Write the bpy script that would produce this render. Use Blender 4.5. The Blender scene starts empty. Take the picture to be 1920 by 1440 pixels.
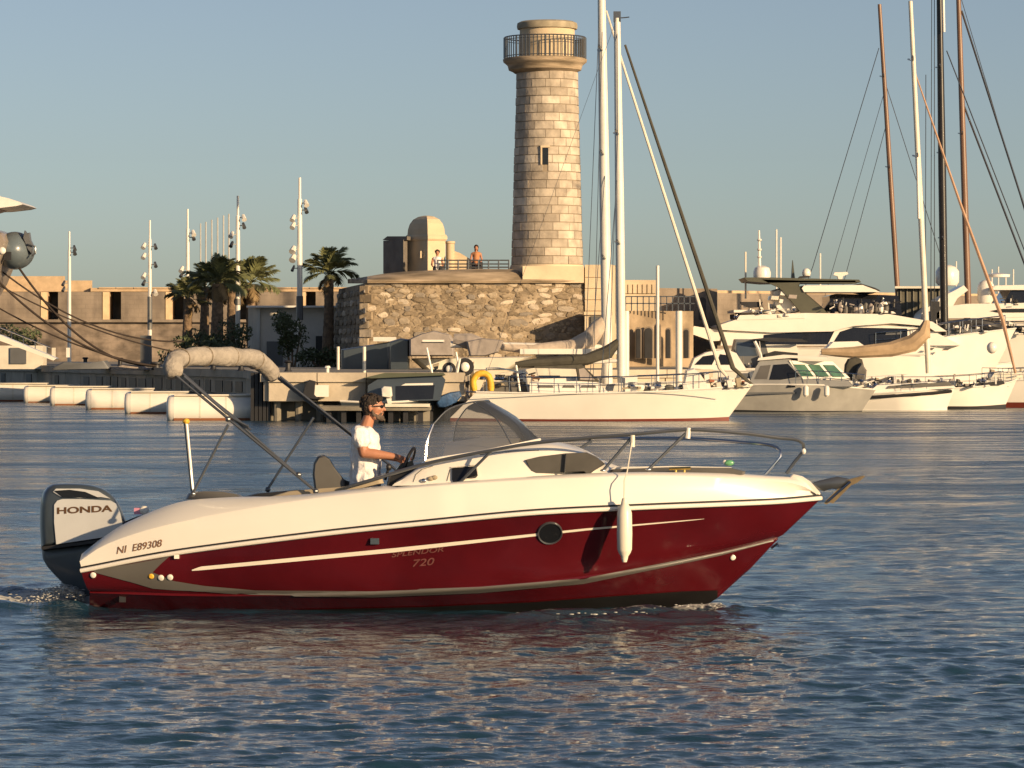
import bpy, bmesh, math, random
import numpy as np
from mathutils import Vector, Matrix
from mathutils.bvhtree import BVHTree
R = math.radians
rnd = random.Random(7)
F = 6500.0          # focal length in photo pixels (1920 wide)
HZ = 655.0          # horizon row in the photo
CAMZ = 2.44
S = bpy.context.scene
COL = S.collection

# ---------------------------------------------------------------- camera, sky, sun, exposure
cam = bpy.data.cameras.new('camera'); camo = bpy.data.objects.new('camera', cam); COL.objects.link(camo)
camo.location = (0, 0, CAMZ); camo.rotation_euler = (R(90), 0, 0)
cam.sensor_width = 36; cam.lens = 36 * F / 1920; cam.shift_y = -(720 - HZ) / 1920
cam.clip_start = 0.5; cam.clip_end = 9000
S.camera = camo
SUN_AZ, SUN_EL = R(46), R(14)      # to the right of straight behind the camera
sdir = Vector((math.sin(SUN_AZ) * math.cos(SUN_EL), -math.cos(SUN_AZ) * math.cos(SUN_EL), math.sin(SUN_EL)))
W = bpy.data.worlds.new('World'); S.world = W; W.use_nodes = True
wn = W.node_tree
sky = wn.nodes.new('ShaderNodeTexSky'); sky.sky_type = 'NISHITA'; sky.sun_disc = False
sky.sun_elevation = SUN_EL; sky.sun_rotation = math.atan2(sdir.x, sdir.y)
sky.air_density = 0.75; sky.dust_density = 0.75; sky.ozone_density = 1.6; sky.altitude = 0
bg = wn.nodes['Background']; bg.inputs[1].default_value = 0.0685
hz_ = wn.nodes.new('ShaderNodeHueSaturation'); hz_.inputs['Saturation'].default_value = .80; hz_.inputs['Hue'].default_value = .507
wn.links.new(sky.outputs[0], hz_.inputs['Color']); wn.links.new(hz_.outputs[0], bg.inputs[0])
sl = bpy.data.lights.new('sun', 'SUN'); sl.energy = 4.9; sl.angle = R(0.6); sl.color = (1.0, 0.71, 0.405)
so = bpy.data.objects.new('sun', sl); COL.objects.link(so)
so.rotation_euler = sdir.to_track_quat('Z', 'Y').to_euler()
S.view_settings.view_transform = 'Standard'; S.view_settings.look = 'None'
S.view_settings.exposure = 0.38; S.view_settings.gamma = 1.0; S.view_settings.use_curve_mapping = False

# ---------------------------------------------------------------- helpers
def P(px, py, Y):
    return Vector(((px - 960) * Y / F, Y, CAMZ - (py - HZ) * Y / F))
def Z(py, Y): return CAMZ - (py - HZ) * Y / F
def X(px, Y): return (px - 960) * Y / F
def spl(pts, n):
    p = [np.array(q, float) for q in pts]
    if len(p) == 2:
        return [Vector(p[0] + (p[1] - p[0]) * i / (n - 1)) for i in range(n)]
    ext = [2 * p[0] - p[1]] + p + [2 * p[-1] - p[-2]]
    out = []
    for i in range(1, len(ext) - 2):
        a, b, c, d = ext[i - 1:i + 3]
        for k in range(12):
            t = k / 12
            out.append(0.5 * (2 * b + (c - a) * t + (2 * a - 5 * b + 4 * c - d) * t * t + (3 * b - a - 3 * c + d) * t ** 3))
    out.append(p[-1]); out = np.array(out)
    s = np.concatenate([[0], np.cumsum(np.linalg.norm(np.diff(out, axis=0), axis=1))])
    u = np.linspace(0, s[-1], n)
    return [Vector([float(np.interp(q, s, out[:, j])) for j in range(out.shape[1])]) for q in u]
def interp(pts, x, k=1):
    return float(np.interp(x, [p[0] for p in pts], [p[k] for p in pts]))

class MB:
    def __init__(s): s.v = []; s.f = []
    def add(s, vs, fs):
        o = len(s.v); s.v += [Vector(q) for q in vs]; s.f += [tuple(i + o for i in f) for f in fs]; return s
    def grid(s, rows, wrap=False):
        n = len(rows[0]); vs = [p for r in rows for p in r]; fs = []
        for i in range(len(rows) - 1):
            for j in range(n if wrap else n - 1):
                k = (j + 1) % n
                fs.append((i * n + j, i * n + k, (i + 1) * n + k, (i + 1) * n + j))
        return s.add(vs, fs)
    def loft(s, rings, caps=True):
        s.grid(rings, wrap=True)
        n = len(rings[0]); o = len(s.v) - n * len(rings)
        if caps:
            s.f.append(tuple(o + i for i in range(n))); s.f.append(tuple(len(s.v) - n + i for i in range(n))[::-1])
        return s
    def box(s, c, d, rz=0):
        c = Vector(c); m = Matrix.Rotation(rz, 3, 'Z')
        vs = [c + m @ Vector((x * d[0] / 2, y * d[1] / 2, z * d[2] / 2)) for x in (-1, 1) for y in (-1, 1) for z in (-1, 1)]
        return s.add(vs, [(0, 1, 3, 2), (4, 6, 7, 5), (0, 4, 5, 1), (2, 3, 7, 6), (0, 2, 6, 4), (1, 5, 7, 3)])
    def tube(s, pts, r, n=8, caps=True):
        pts = [Vector(p) for p in pts]; rings = []; up = None
        for i, p in enumerate(pts):
            t = (pts[min(i + 1, len(pts) - 1)] - pts[max(i - 1, 0)])
            t = t.normalized() if t.length > 1e-9 else Vector((0, 0, 1))
            if up is None:
                up = Vector((0, 0, 1)) if abs(t.z) < .9 else Vector((1, 0, 0))
            a = t.cross(up).normalized(); up = a.cross(t).normalized()
            rr = r[i] if isinstance(r, (list, tuple)) else r
            rings.append([p + (a * math.cos(2 * math.pi * k / n) + up * math.sin(2 * math.pi * k / n)) * rr for k in range(n)])
        return s.loft(rings, caps)
    def prism(s, poly, off):
        n = len(poly); off = Vector(off); poly = [Vector(p) for p in poly]
        return s.add(poly + [p + off for p in poly],
                     [tuple(range(n))[::-1], tuple(range(n, 2 * n))] + [(i, (i + 1) % n, n + (i + 1) % n, n + i) for i in range(n)])
    def plan(s, poly, z0, z1, batter=0, c=None):
        lo = [Vector((p[0], p[1], z0)) for p in poly]; hi = [Vector((p[0], p[1], z1)) for p in poly]
        n = len(poly)
        return s.add(lo + hi, [tuple(range(n))[::-1], tuple(range(n, 2 * n))] + [(i, (i + 1) % n, n + (i + 1) % n, n + i) for i in range(n)])
    def lathe(s, prof, c, n=24, rot=0, caps=True):
        c = Vector(c)
        rings = [[c + Vector((r * math.cos(rot + 2 * math.pi * k / n), r * math.sin(rot + 2 * math.pi * k / n), z)) for k in range(n)] for r, z in prof]
        return s.loft(rings, caps)
    def ball(s, c, r, n=10, m=7):
        if not isinstance(r, (tuple, list)): r = (r, r, r)
        c = Vector(c)
        rings = [[c + Vector((r[0] * math.sin(math.pi * i / m) * math.cos(2 * math.pi * k / n), r[1] * math.sin(math.pi * i / m) * math.sin(2 * math.pi * k / n), -r[2] * math.cos(math.pi * i / m))) for k in range(n)] for i in range(1, m)]
        s.loft(rings, False); o = len(s.v) - n * (m - 1)
        s.v += [c - Vector((0, 0, r[2])), c + Vector((0, 0, r[2]))]; b = len(s.v) - 2
        for k in range(n):
            s.f.append((b, o + (k + 1) % n, o + k)); s.f.append((b + 1, b - n + k, b - n + (k + 1) % n))
        return s
    def slab(s, prof, Y, half, taper=0.0, z0=None):
        """side profile [(px,py)] at depth Y made solid across the beam; narrower with height"""
        pts = [P(a, b, Y) for a, b in prof]
        if z0 is None: z0 = min(p.z for p in pts)
        n = len(pts); vs = []
        for sg in (-1, 1):
            for p in pts:
                vs.append(Vector((p.x, Y + sg * max(.05, half - taper * (p.z - z0)), p.z)))
        return s.add(vs, [tuple(range(n))[::-1], tuple(range(n, 2 * n))] + [(i, (i + 1) % n, n + (i + 1) % n, n + i) for i in range(n)])
    def pillow(s, prof, half, to3, inset=.12, steps=((.0, .86), (.35, .96), (1, 1))):
        """closed outline [(px,py)] puffed to thickness; to3(px,py,v) -> point"""
        cx = sum(p[0] for p in prof) / len(prof); cy = sum(p[1] for p in prof) / len(prof)
        rings = []
        seq = [(-1, 1 - 1.2 * inset), (-.92, 1 - .5 * inset), (-.7, 1 - .12 * inset), (-.45, 1), (.45, 1), (.7, 1 - .12 * inset), (.92, 1 - .5 * inset), (1, 1 - 1.2 * inset)]
        for v, k in seq:
            rings.append([to3(cx + (a - cx) * k, cy + (b - cy) * k, v * half) for a, b in prof])
        return s.loft(rings, True)
    def build(s, name, m, parent=None, smooth=True, ang=38, wp=None, **kw):
        me = bpy.data.meshes.new(name)
        if parent is not None: org = ORG[parent.name]
        elif 'loc' in kw: org = Vector(kw.pop('loc'))
        else:
            a = np.array(s.v); org = Vector(((a[:, 0].min() + a[:, 0].max()) / 2, (a[:, 1].min() + a[:, 1].max()) / 2, a[:, 2].min()))
        me.from_pydata([v - org for v in s.v], [], s.f)
        b = bmesh.new(); b.from_mesh(me); bmesh.ops.recalc_face_normals(b, faces=b.faces); b.to_mesh(me); b.free()
        if smooth:
            me.polygons.foreach_set('use_smooth', [True] * len(me.polygons)); me.set_sharp_from_angle(angle=R(ang))
        if m: me.materials.append(m)
        o = bpy.data.objects.new(name, me); COL.objects.link(o)
        ORG[o.name] = org
        if parent is not None: o.parent = parent
        else: o.location = org
        for k, v in kw.items(): o[k] = v
        return o
ORG = {}
def thing(name, label, cat, loc, group=None, kind=None):
    o = bpy.data.objects.new(name, None); COL.objects.link(o); o.location = loc; ORG[o.name] = Vector(loc)
    o.empty_display_size = .3
    if label: o['label'] = label; o['category'] = cat
    if group: o['group'] = group
    if kind: o['kind'] = kind
    return o
def copy_tree(o, loc=None, parent=None, **kw):
    c = o.copy(); COL.objects.link(c)
    if parent is not None: c.parent = parent
    if loc is not None: c.location = loc
    ORG[c.name] = Vector(c.location) if parent is None else ORG[parent.name]
    for ch in o.children: copy_tree(ch, None, c)
    for k, v in kw.items(): c[k] = v
    return c
def evaluated(o):
    dg = bpy.context.evaluated_depsgraph_get(); return bpy.data.meshes.new_from_object(o.evaluated_get(dg))

class Blob(MB):
    """union of limbs and ellipsoids fused into one skin"""
    def cap(s, a, b, ra, rb, n=12):
        a, b = Vector(a), Vector(b); d = (b - a); L = d.length; d.normalize()
        pts = []; rr = []
        for k in range(0, 4): th = math.pi / 2 * k / 4; pts.append(a - d * ra * math.cos(th)); rr.append(max(ra * math.sin(th), .0015))
        pts.append(a); rr.append(ra); pts.append(b); rr.append(rb)
        for k in range(3, -1, -1): th = math.pi / 2 * k / 4; pts.append(b + d * rb * math.cos(th)); rr.append(max(rb * math.sin(th), .0015))
        return s.tube(pts, rr, n)
    def chain(s, pts, rs, n=12):
        for i in range(len(pts) - 1): s.cap(pts[i], pts[i + 1], rs[i], rs[i + 1], n)
        return s
    def fuse(s, name, m, parent, vox=.012, sm=3, disp=0, dscale=.05, **kw):
        o = s.build(name, m, parent, smooth=True, ang=180)
        mo = o.modifiers.new('r', 'REMESH'); mo.mode = 'VOXEL'; mo.voxel_size = vox
        if sm: mo = o.modifiers.new('s', 'SMOOTH'); mo.factor = .5; mo.iterations = sm
        me = evaluated(o); o.modifiers.clear()
        if disp:
            from mathutils import noise
            for v in me.vertices:
                k = noise.noise(v.co / dscale) * disp
                v.co += v.normal * k
        me.polygons.foreach_set('use_smooth', [True] * len(me.polygons))
        me.materials.clear(); me.materials.append(m)
        o.data = me
        for k, v in kw.items(): o[k] = v
        return o

# ---------------------------------------------------------------- materials
MATS = {}
def mat(name, col, rough=.5, metal=0., var=.1, vs=2.0, bump=0., bs=12., rand=None, coat=0., col2=None, detail=5, spec=.5, stretch=None, courses=None):
    if name in MATS: return MATS[name]
    m = bpy.data.materials.new(name); m.use_nodes = True; nt = m.node_tree; b = nt.nodes['Principled BSDF']
    L = nt.links.new
    b.inputs['Roughness'].default_value = rough; b.inputs['Metallic'].default_value = metal
    b.inputs['Coat Weight'].default_value = coat; b.inputs['Coat Roughness'].default_value = .05
    b.inputs['Specular IOR Level'].default_value = spec
    tc = nt.nodes.new('ShaderNodeTexCoord'); vec = tc.outputs['Object']
    if stretch:
        mp = nt.nodes.new('ShaderNodeMapping'); mp.inputs['Scale'].default_value = stretch; L(vec, mp.inputs[0]); vec = mp.outputs[0]
    base = None
    c4 = (*col, 1)
    if rand:      # per-piece colour
        oi = nt.nodes.new('ShaderNodeObjectInfo'); cr = nt.nodes.new('ShaderNodeValToRGB')
        cr.color_ramp.elements.remove(cr.color_ramp.elements[1])
        for i, (p, c) in enumerate(rand):
            e = cr.color_ramp.elements[0] if i == 0 else cr.color_ramp.elements.new(p)
            e.position = p; e.color = (*c, 1)
        L(oi.outputs['Random'], cr.inputs[0]); base = cr.outputs[0]
    n = nt.nodes.new('ShaderNodeTexNoise'); n.inputs['Scale'].default_value = vs; n.inputs['Detail'].default_value = detail
    L(vec, n.inputs['Vector'])
    mx = nt.nodes.new('ShaderNodeMix'); mx.data_type = 'RGBA'
    ra = nt.nodes.new('ShaderNodeMapRange'); ra.inputs[1].default_value = .35; ra.inputs[2].default_value = .65
    L(n.outputs[0], ra.inputs[0]); L(ra.outputs[0], mx.inputs[0])
    if base is not None:
        h1 = nt.nodes.new('ShaderNodeHueSaturation'); h1.inputs['Value'].default_value = 1 - var
        h2 = nt.nodes.new('ShaderNodeHueSaturation'); h2.inputs['Value'].default_value = 1 + var
        L(base, h1.inputs['Color']); L(base, h2.inputs['Color']); L(h1.outputs[0], mx.inputs[6]); L(h2.outputs[0], mx.inputs[7])
    else:
        mx.inputs[6].default_value = tuple(min(1, c * (1 - var)) for c in (col2 or col)) + (1,)
        mx.inputs[7].default_value = tuple(min(1, c * (1 + var)) for c in col) + (1,)
    outc = mx.outputs[2]
    if courses:      # faint stone courses on far walls
        mp2 = nt.nodes.new('ShaderNodeMapping'); mp2.inputs['Rotation'].default_value = (R(90), 0, 0); L(tc.outputs['Object'], mp2.inputs[0])
        br = nt.nodes.new('ShaderNodeTexBrick'); br.inputs['Scale'].default_value = courses; br.inputs['Mortar Size'].default_value = .035; br.inputs['Mortar Smooth'].default_value = .6
        br.inputs['Color1'].default_value = (.82, .82, .82, 1); br.inputs['Color2'].default_value = (1.1, 1.08, 1.05, 1); br.inputs['Mortar'].default_value = (.6, .58, .55, 1)
        L(mp2.outputs[0], br.inputs['Vector']); mm = nt.nodes.new('ShaderNodeMix'); mm.data_type = 'RGBA'; mm.blend_type = 'MULTIPLY'; mm.inputs[0].default_value = .2
        L(outc, mm.inputs[6]); L(br.outputs[0], mm.inputs[7]); outc = mm.outputs[2]
        n3 = nt.nodes.new('ShaderNodeTexNoise'); mp3 = nt.nodes.new('ShaderNodeMapping'); mp3.inputs['Scale'].default_value = (1.2, 1.2, .18); L(tc.outputs['Object'], mp3.inputs[0]); L(mp3.outputs[0], n3.inputs['Vector'])
        n3.inputs['Scale'].default_value = 1.0; n3.inputs['Detail'].default_value = 6; r3 = nt.nodes.new('ShaderNodeMapRange'); r3.inputs[1].default_value = .5; r3.inputs[2].default_value = .72; r3.inputs[4].default_value = .55; L(n3.outputs[0], r3.inputs[0])
        m3 = nt.nodes.new('ShaderNodeMix'); m3.data_type = 'RGBA'; L(r3.outputs[0], m3.inputs[0]); L(outc, m3.inputs[6]); m3.inputs[7].default_value = (col[0] * .45, col[1] * .45, col[2] * .5, 1); outc = m3.outputs[2]
    L(outc, b.inputs['Base Color'])
    if bump:
        n2 = nt.nodes.new('ShaderNodeTexNoise'); n2.inputs['Scale'].default_value = bs; n2.inputs['Detail'].default_value = 6
        L(vec, n2.inputs['Vector'])
        bp = nt.nodes.new('ShaderNodeBump'); bp.inputs['Strength'].default_value = bump; bp.inputs['Distance'].default_value = .05
        L(n2.outputs[0], bp.inputs['Height']); L(bp.outputs[0], b.inputs['Normal'])
    MATS[name] = m; return m
def glass(name, tint=(.5, .5, .5), opac=.35, rough=.03, body=(.03, .03, .035)):
    m = bpy.data.materials.new(name); m.use_nodes = True; nt = m.node_tree; nt.nodes.clear(); L = nt.links.new
    out = nt.nodes.new('ShaderNodeOutputMaterial'); tr = nt.nodes.new('ShaderNodeBsdfTransparent'); tr.inputs[0].default_value = (*tint, 1)
    pb = nt.nodes.new('ShaderNodeBsdfPrincipled'); pb.inputs['Base Color'].default_value = (*body, 1); pb.inputs['Roughness'].default_value = rough
    fr = nt.nodes.new('ShaderNodeFresnel'); fr.inputs[0].default_value = 1.28
    ad = nt.nodes.new('ShaderNodeMath'); ad.operation = 'MAXIMUM'; ad.inputs[1].default_value = opac; L(fr.outputs[0], ad.inputs[0])
    mx = nt.nodes.new('ShaderNodeMixShader'); L(ad.outputs[0], mx.inputs[0]); L(tr.outputs[0], mx.inputs[1]); L(pb.outputs[0], mx.inputs[2]); L(mx.outputs[0], out.inputs[0])
    return m
M_gel = mat('white_gelcoat', (.80, .76, .68), .28, var=.03, vs=1.2, coat=.3)
M_red = mat('dark_red_gelcoat', (.078, .005, .008), .2, var=.18, vs=1.5, coat=.5)
M_hgrey = mat('grey_stripe', (.118, .112, .102), .35, var=.08)
M_white = mat('white_paint', (.78, .75, .69), .4, var=.06)
M_cream = mat('cream_paint', (.70, .65, .54), .4, var=.08)
M_dark = mat('dark_rubber', (.02, .02, .022), .5, var=.2)
M_black = mat('black_glass', (.012, .013, .016), .08, var=.1)
M_steel = mat('stainless_steel', (.55, .55, .56), .18, metal=1, var=.05)
M_dsteel = mat('dull_steel', (.16, .17, .18), .3, metal=.7, var=.1)
M_alu = mat('painted_alu', (.74, .71, .64), .35, var=.05)
M_grey = mat('grey_paint', (.12, .125, .13), .4, var=.08)
M_cowl = mat('cowling_grey', (.05, .065, .08), .3, var=.08, coat=.4)
M_silver = mat('cowling_silver', (.55, .56, .56), .3, var=.05, coat=.4)
M_canvas = mat('beige_canvas', (.34, .305, .26), .9, var=.12, vs=7, bump=.5, bs=18)
M_gcanvas = mat('grey_canvas', (.33, .29, .26), .9, var=.14, vs=2, bump=.5, bs=4)
M_dcanvas = mat('dark_canvas', (.07, .065, .05), .9, var=.15, vs=3, bump=.4, bs=5)
M_tcanvas = mat('tan_canvas', (.40, .29, .18), .9, var=.16, vs=2, bump=.5, bs=4)
M_uph = mat('grey_upholstery', (.12, .115, .105), .7, var=.1)
M_tan = mat('tan_upholstery', (.35, .29, .2), .7, var=.1)
M_yellow = mat('yellow_foam', (.75, .42, .04), .6, var=.15, vs=8)
M_blue = mat('blue_fabric', (.035, .09, .2), .6, var=.3, vs=4, bump=.4)
M_rope = mat('dark_rope', (.035, .025, .02), .9, var=.2)
M_wood = mat('varnished_wood', (.19, .11, .07), .35, var=.2, vs=1.5, stretch=(1, 1, .2))
M_conc = mat('quay_concrete', (.46, .40, .31), .85, var=.16, vs=.9, bump=.3, bs=6)
M_concd = mat('weathered_concrete', (.22, .20, .16), .9, var=.25, vs=1.5, bump=.4, bs=5)
# ---------------------------------------------------------------- water
def make_water():
    rs = np.random.RandomState(5)
    pys = np.concatenate([np.arange(1600, 900, -1.35), np.arange(900, 742, -1.1)])
    Ys = CAMZ * F / (pys - HZ)
    Ys = np.concatenate([[-3000, -400, -60, 2, 8, 13], Ys, [190, 230, 300, 420, 700, 1500, 6000]])
    u = np.concatenate([[-1, -.45, -.25], np.linspace(-.2, .2, 1060), [.25, .45, 1]])
    Xg = u[None, :] * np.maximum(Ys, 16)[:, None]
    ext = np.zeros_like(Xg); ext[:, 0] = -6000; ext[:, -1] = 6000; ext[:, 1] = -900; ext[:, -2] = 900
    Xg = np.where(ext != 0, ext, Xg); Yg = np.repeat(Ys[:, None], len(u), 1)
    dY = np.abs(np.gradient(Ys))[:, None]
    Zg = np.zeros_like(Xg)
    lam = np.exp(rs.uniform(np.log(.075), np.log(1.15), 105))
    # gusty patches modulate the chop
    patch = 1 + .35 * np.sin(Xg * .31 + Yg * .11 + 1) * np.sin(Yg * .17 - Xg * .07) + .25 * np.sin(Xg * .9 + Yg * .35 + 2 + np.sin(Yg * .5))
    for l in lam:
        th = rs.normal(R(-84), R(27)) ; ph = rs.uniform(0, 6.28)
        k = 2 * np.pi / l
        kx, ky = k * np.cos(th), k * np.sin(th)
        st = .0235 if l < .35 else .0235 * (.35 / l) ** .8
        a = st / k
        fade = np.clip((l / np.maximum(abs(np.sin(th)), .25) / dY - 2.2) / 2.0, 0, 1)
        # warp breaks up straight crests
        w = .55 * l * np.sin(Xg * 1.3 / max(l, .4) * .35 + Yg * .21 / max(l, .4) + ph * 3)
        s = np.sin(kx * Xg + ky * (Yg + w) + ph)
        Zg += a * fade * (s + .22 * np.cos(2 * (kx * Xg + ky * (Yg + w) + ph))) * np.where(l < .8, patch, 1)
    # wake of the boat: ridges trailing from bow and stern
    def ridge(x0, y0, x1, y1, w, h, grow=0):
        nonlocal Zg
        d = np.array([x1 - x0, y1 - y0]); L = np.linalg.norm(d); d /= L
        s = (Xg - x0) * d[0] + (Yg - y0) * d[1]; q = -(Xg - x0) * d[1] + (Yg - y0) * d[0]
        t = np.clip(s / L, 0, 1); ww = w * (1 + grow * t)
        m = np.exp(-(q / ww) ** 2) * np.clip((s + .25) / .3, 0, 1) * np.clip((L - s) / (.3 * L), 0, 1)
        Zg += h * m * (1 + .3 * np.sin(s * 9 + 2 * np.sin(q * 8)))
    bx, by = 1.93, 32.55
    ridge(bx + .05, by - .05, bx - 2.4, by - 1.35, .10, .055, 1.2)
    ridge(bx + .25, by - .25, bx - 2.0, by - 2.4, .12, .04, 1)
    ridge(bx + .55, by - .1, bx + .2, by - .8, .10, .03, 1)
    ridge(-4.05, 32.6, -9.5, 31.9, .22, .07, 1.5)
    ridge(-4.0, 33.6, -9.5, 34.3, .30, .10, 1.5)
    ridge(-4.3, 33.1, -7.5, 33.4, .18, .09, 1)
    Zg *= np.clip((.2 - np.abs(u)) / .025, 0, 1)[None, :]
    Zg[Ys < 8] = 0; Zg[Ys > 185] = 0; Zg[:, :3] = 0; Zg[:, -3:] = 0
    nr, nc = Xg.shape
    co = np.stack([Xg, Yg, Zg], -1).reshape(-1, 3).astype(np.float32)
    i = np.arange(nr - 1)[:, None] * nc + np.arange(nc - 1)[None, :]
    q = np.stack([i, i + 1, i + nc + 1, i + nc], -1).reshape(-1).astype(np.int32)
    me = bpy.data.meshes.new('water'); nf = len(q) // 4
    me.vertices.add(len(co)); me.vertices.foreach_set('co', co.reshape(-1))
    me.loops.add(len(q)); me.loops.foreach_set('vertex_index', q)
    me.polygons.add(nf); me.polygons.foreach_set('loop_start', np.arange(nf, dtype=np.int32) * 4)
    me.polygons.foreach_set('use_smooth', np.ones(nf, bool)); me.update(calc_edges=True); me.validate()
    m = bpy.data.materials.new('sea_water'); m.use_nodes = True; nt = m.node_tree; L = nt.links.new
    b = nt.nodes['Principled BSDF']; b.inputs['Base Color'].default_value = (.014, .045, .074, 1)
    b.inputs['IOR'].default_value = 1.42
    tc = nt.nodes.new('ShaderNodeTexCoord'); mp = nt.nodes.new('ShaderNodeMapping'); mp.inputs['Scale'].default_value = (1, 1.7, 1); mp.inputs['Rotation'].default_value = (0, 0, R(8))
    L(tc.outputs['Object'], mp.inputs[0]); prev = None
    sx = nt.nodes.new('ShaderNodeSeparateXYZ'); L(tc.outputs['Object'], sx.inputs[0]); ruf = nt.nodes.new('ShaderNodeMapRange')
    ruf.inputs[1].default_value = 26; ruf.inputs[2].default_value = 60; ruf.inputs[3].default_value = .4; ruf.inputs[4].default_value = 1.0; L(sx.outputs[1], ruf.inputs[0])
    for sc, dist, st in ((1.3, .085, .35), (5.5, .026, .55), (27, .004, .5)):
        n = nt.nodes.new('ShaderNodeTexNoise'); n.inputs['Scale'].default_value = sc; n.inputs['Detail'].default_value = 3; n.inputs['Distortion'].default_value = .6
        L(mp.outputs[0], n.inputs['Vector']); bp = nt.nodes.new('ShaderNodeBump'); bp.inputs['Strength'].default_value = st; bp.inputs['Distance'].default_value = dist
        L(n.outputs[0], bp.inputs['Height'])
        if prev: L(prev.outputs[0], bp.inputs['Normal'])
        prev = bp
        if sc < 10:      # open water away from the boat is more ruffled
            L(ruf.outputs[0], bp.inputs['Strength'])
    L(prev.outputs[0], b.inputs['Normal'])
    def nd(t, *a, **k):
        n = nt.nodes.new(t)
        for q, v in k.items(): setattr(n, q, v)
        for i_, v in enumerate(a):
            if v is None: continue
            if hasattr(v, 'is_linked'): L(v, n.inputs[i_])
            else: n.inputs[i_].default_value = v
        return n.outputs[0]
    xx, yy = sx.outputs[0], sx.outputs[1]
    M_ = lambda op, *a: nd('ShaderNodeMath', *a, operation=op)
    rng = lambda v, a, b_, c, d: nd('ShaderNodeMapRange', v, a, b_, c, d)
    # churned foam: a band trailing the outboard and a thin one along the bow
    dst = M_('ABSOLUTE', M_('SUBTRACT', yy, 33.15)); m1 = M_('MULTIPLY', rng(xx, -7.6, -4.3, 0., 1.), rng(dst, .2, .65, 1., 0.)); m1 = M_('MULTIPLY', m1, rng(xx, -4.0, -3.7, 1., 0.))
    ln = M_('ADD', M_('MULTIPLY', xx, .42), 31.72); d2 = M_('ABSOLUTE', M_('SUBTRACT', yy, ln)); m2 = M_('MULTIPLY', rng(xx, -.4, 1.7, 0., .9), rng(d2, .05, .26, 1., 0.)); m2 = M_('MULTIPLY', m2, rng(xx, 1.95, 2.2, 1., 0.))
    msk = M_('MAXIMUM', m1, m2)
    mpf = nt.nodes.new('ShaderNodeMapping'); mpf.inputs['Scale'].default_value = (1, 1.5, 1); L(tc.outputs['Object'], mpf.inputs[0])
    nf_ = nt.nodes.new('ShaderNodeTexNoise'); nf_.inputs['Scale'].default_value = 7; nf_.inputs['Detail'].default_value = 8; nf_.inputs['Distortion'].default_value = 1.2; L(mpf.outputs[0], nf_.inputs['Vector'])
    fo = rng(M_('SUBTRACT', M_('ADD', nf_.outputs[0], M_('MULTIPLY', msk, .42)), .62), 0., .22, 0., 1.); fo = M_('MULTIPLY', fo, rng(msk, .02, .2, 0., 1.))
    mixc = nt.nodes.new('ShaderNodeMix'); mixc.data_type = 'RGBA'; L(fo, mixc.inputs[0]); mixc.inputs[6].default_value = (.014, .045, .074, 1); mixc.inputs[7].default_value = (.5, .5, .47, 1)
    L(mixc.outputs[2], b.inputs['Base Color'])
    mpg = nt.nodes.new('ShaderNodeMapping'); mpg.inputs['Scale'].default_value = (.35, 1.0, 1); L(tc.outputs['Object'], mpg.inputs[0])
    ng = nt.nodes.new('ShaderNodeTexNoise'); ng.inputs['Scale'].default_value = .45; ng.inputs['Detail'].default_value = 7; ng.inputs['Distortion'].default_value = .8; L(mpg.outputs[0], ng.inputs['Vector'])
    gust = M_('ADD', rng(yy, 28., 75., .045, .10), M_('MULTIPLY', rng(yy, 28., 60., .02, .20), rng(ng.outputs[0], .38, .62, 0., 1.)))
    L(M_('MAXIMUM', gust, M_('MULTIPLY', fo, .7)), b.inputs['Roughness'])
    me.materials.append(m)
    o = bpy.data.objects.new('water', me); COL.objects.link(o); o['kind'] = 'structure'
    return o
make_water()

# ---------------------------------------------------------------- quay and land
QZ = 1.62
def XY(px, Y): return (X(px, Y), Y)
q_poly = [XY(503, 118), XY(872, 118), (X(872, 118), 131), (X(1330, 137), 137), (X(1345, 137), 196), (140, 200), (140, 290), (-160, 290), (-160, 250), (-60, 215), (X(-20, 186), 186), XY(468, 136)]
M_ground = mat('quay_paving', (.26, .24, .20), .9, var=.2, vs=.3, bump=.2, bs=3)
def shrink(poly, d):
    c = Vector((-5, 190)); return [tuple(Vector(p) + (c - Vector(p)).normalized() * d) for p in poly]
g = MB().plan(shrink(q_poly, .9), -1.2, 1.3).build('quay_foundation', M_concd, kind='structure')
quay = MB().plan(q_poly, .66, QZ).build('quay', M_conc, kind='structure', smooth=False)
MB().plan(shrink(q_poly, .35), QZ, QZ + .012).build('paving', M_ground, kind='structure', smooth=False)
# coping stones and face panels, each apart from the next
def along(a, b, n):
    a, b = Vector((*a, 0)), Vector((*b, 0)); d = (b - a) / n
    return [(a + d * (i + .5), math.atan2(d.y, d.x), d.length) for i in range(n)]
for a, b, n in ((q_poly[0], q_poly[1], 4), (q_poly[0], q_poly[-1], 6), (q_poly[-1], q_poly[-2], 16), (q_poly[2], q_poly[3], 5)):
    for c, rz, L in along(a, b, n):
        nrm = Vector((math.sin(rz), -math.cos(rz), 0))
        if nrm.y > 0: nrm = -nrm
        MB().box((c.x + nrm.x * .02, c.y + nrm.y * .02, QZ - .13), (L - .03, .5, .32), rz).build('coping_stone', M_conc, quay, smooth=False)
        MB().box((c.x + nrm.x * .0, c.y + nrm.y * .0, 1.0), (L - .06, .3, .64), rz).build('panel', M_conc, quay, smooth=False)
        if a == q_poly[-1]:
            for e in ((-.27, .27), (.1,), (-.2, .3), ())[int(c.y * 7) % 4]: MB().box((c.x + nrm.x * .16 + math.cos(rz) * e * L, c.y + nrm.y * .16 + math.sin(rz) * e * L, .96), (L * rnd.uniform(.25, .42), .05, rnd.uniform(.4, .55)), rz).build('bay_shade', M_dark, quay, smooth=False)  # dark boards on the face stand in for the shade of recessed bays

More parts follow.
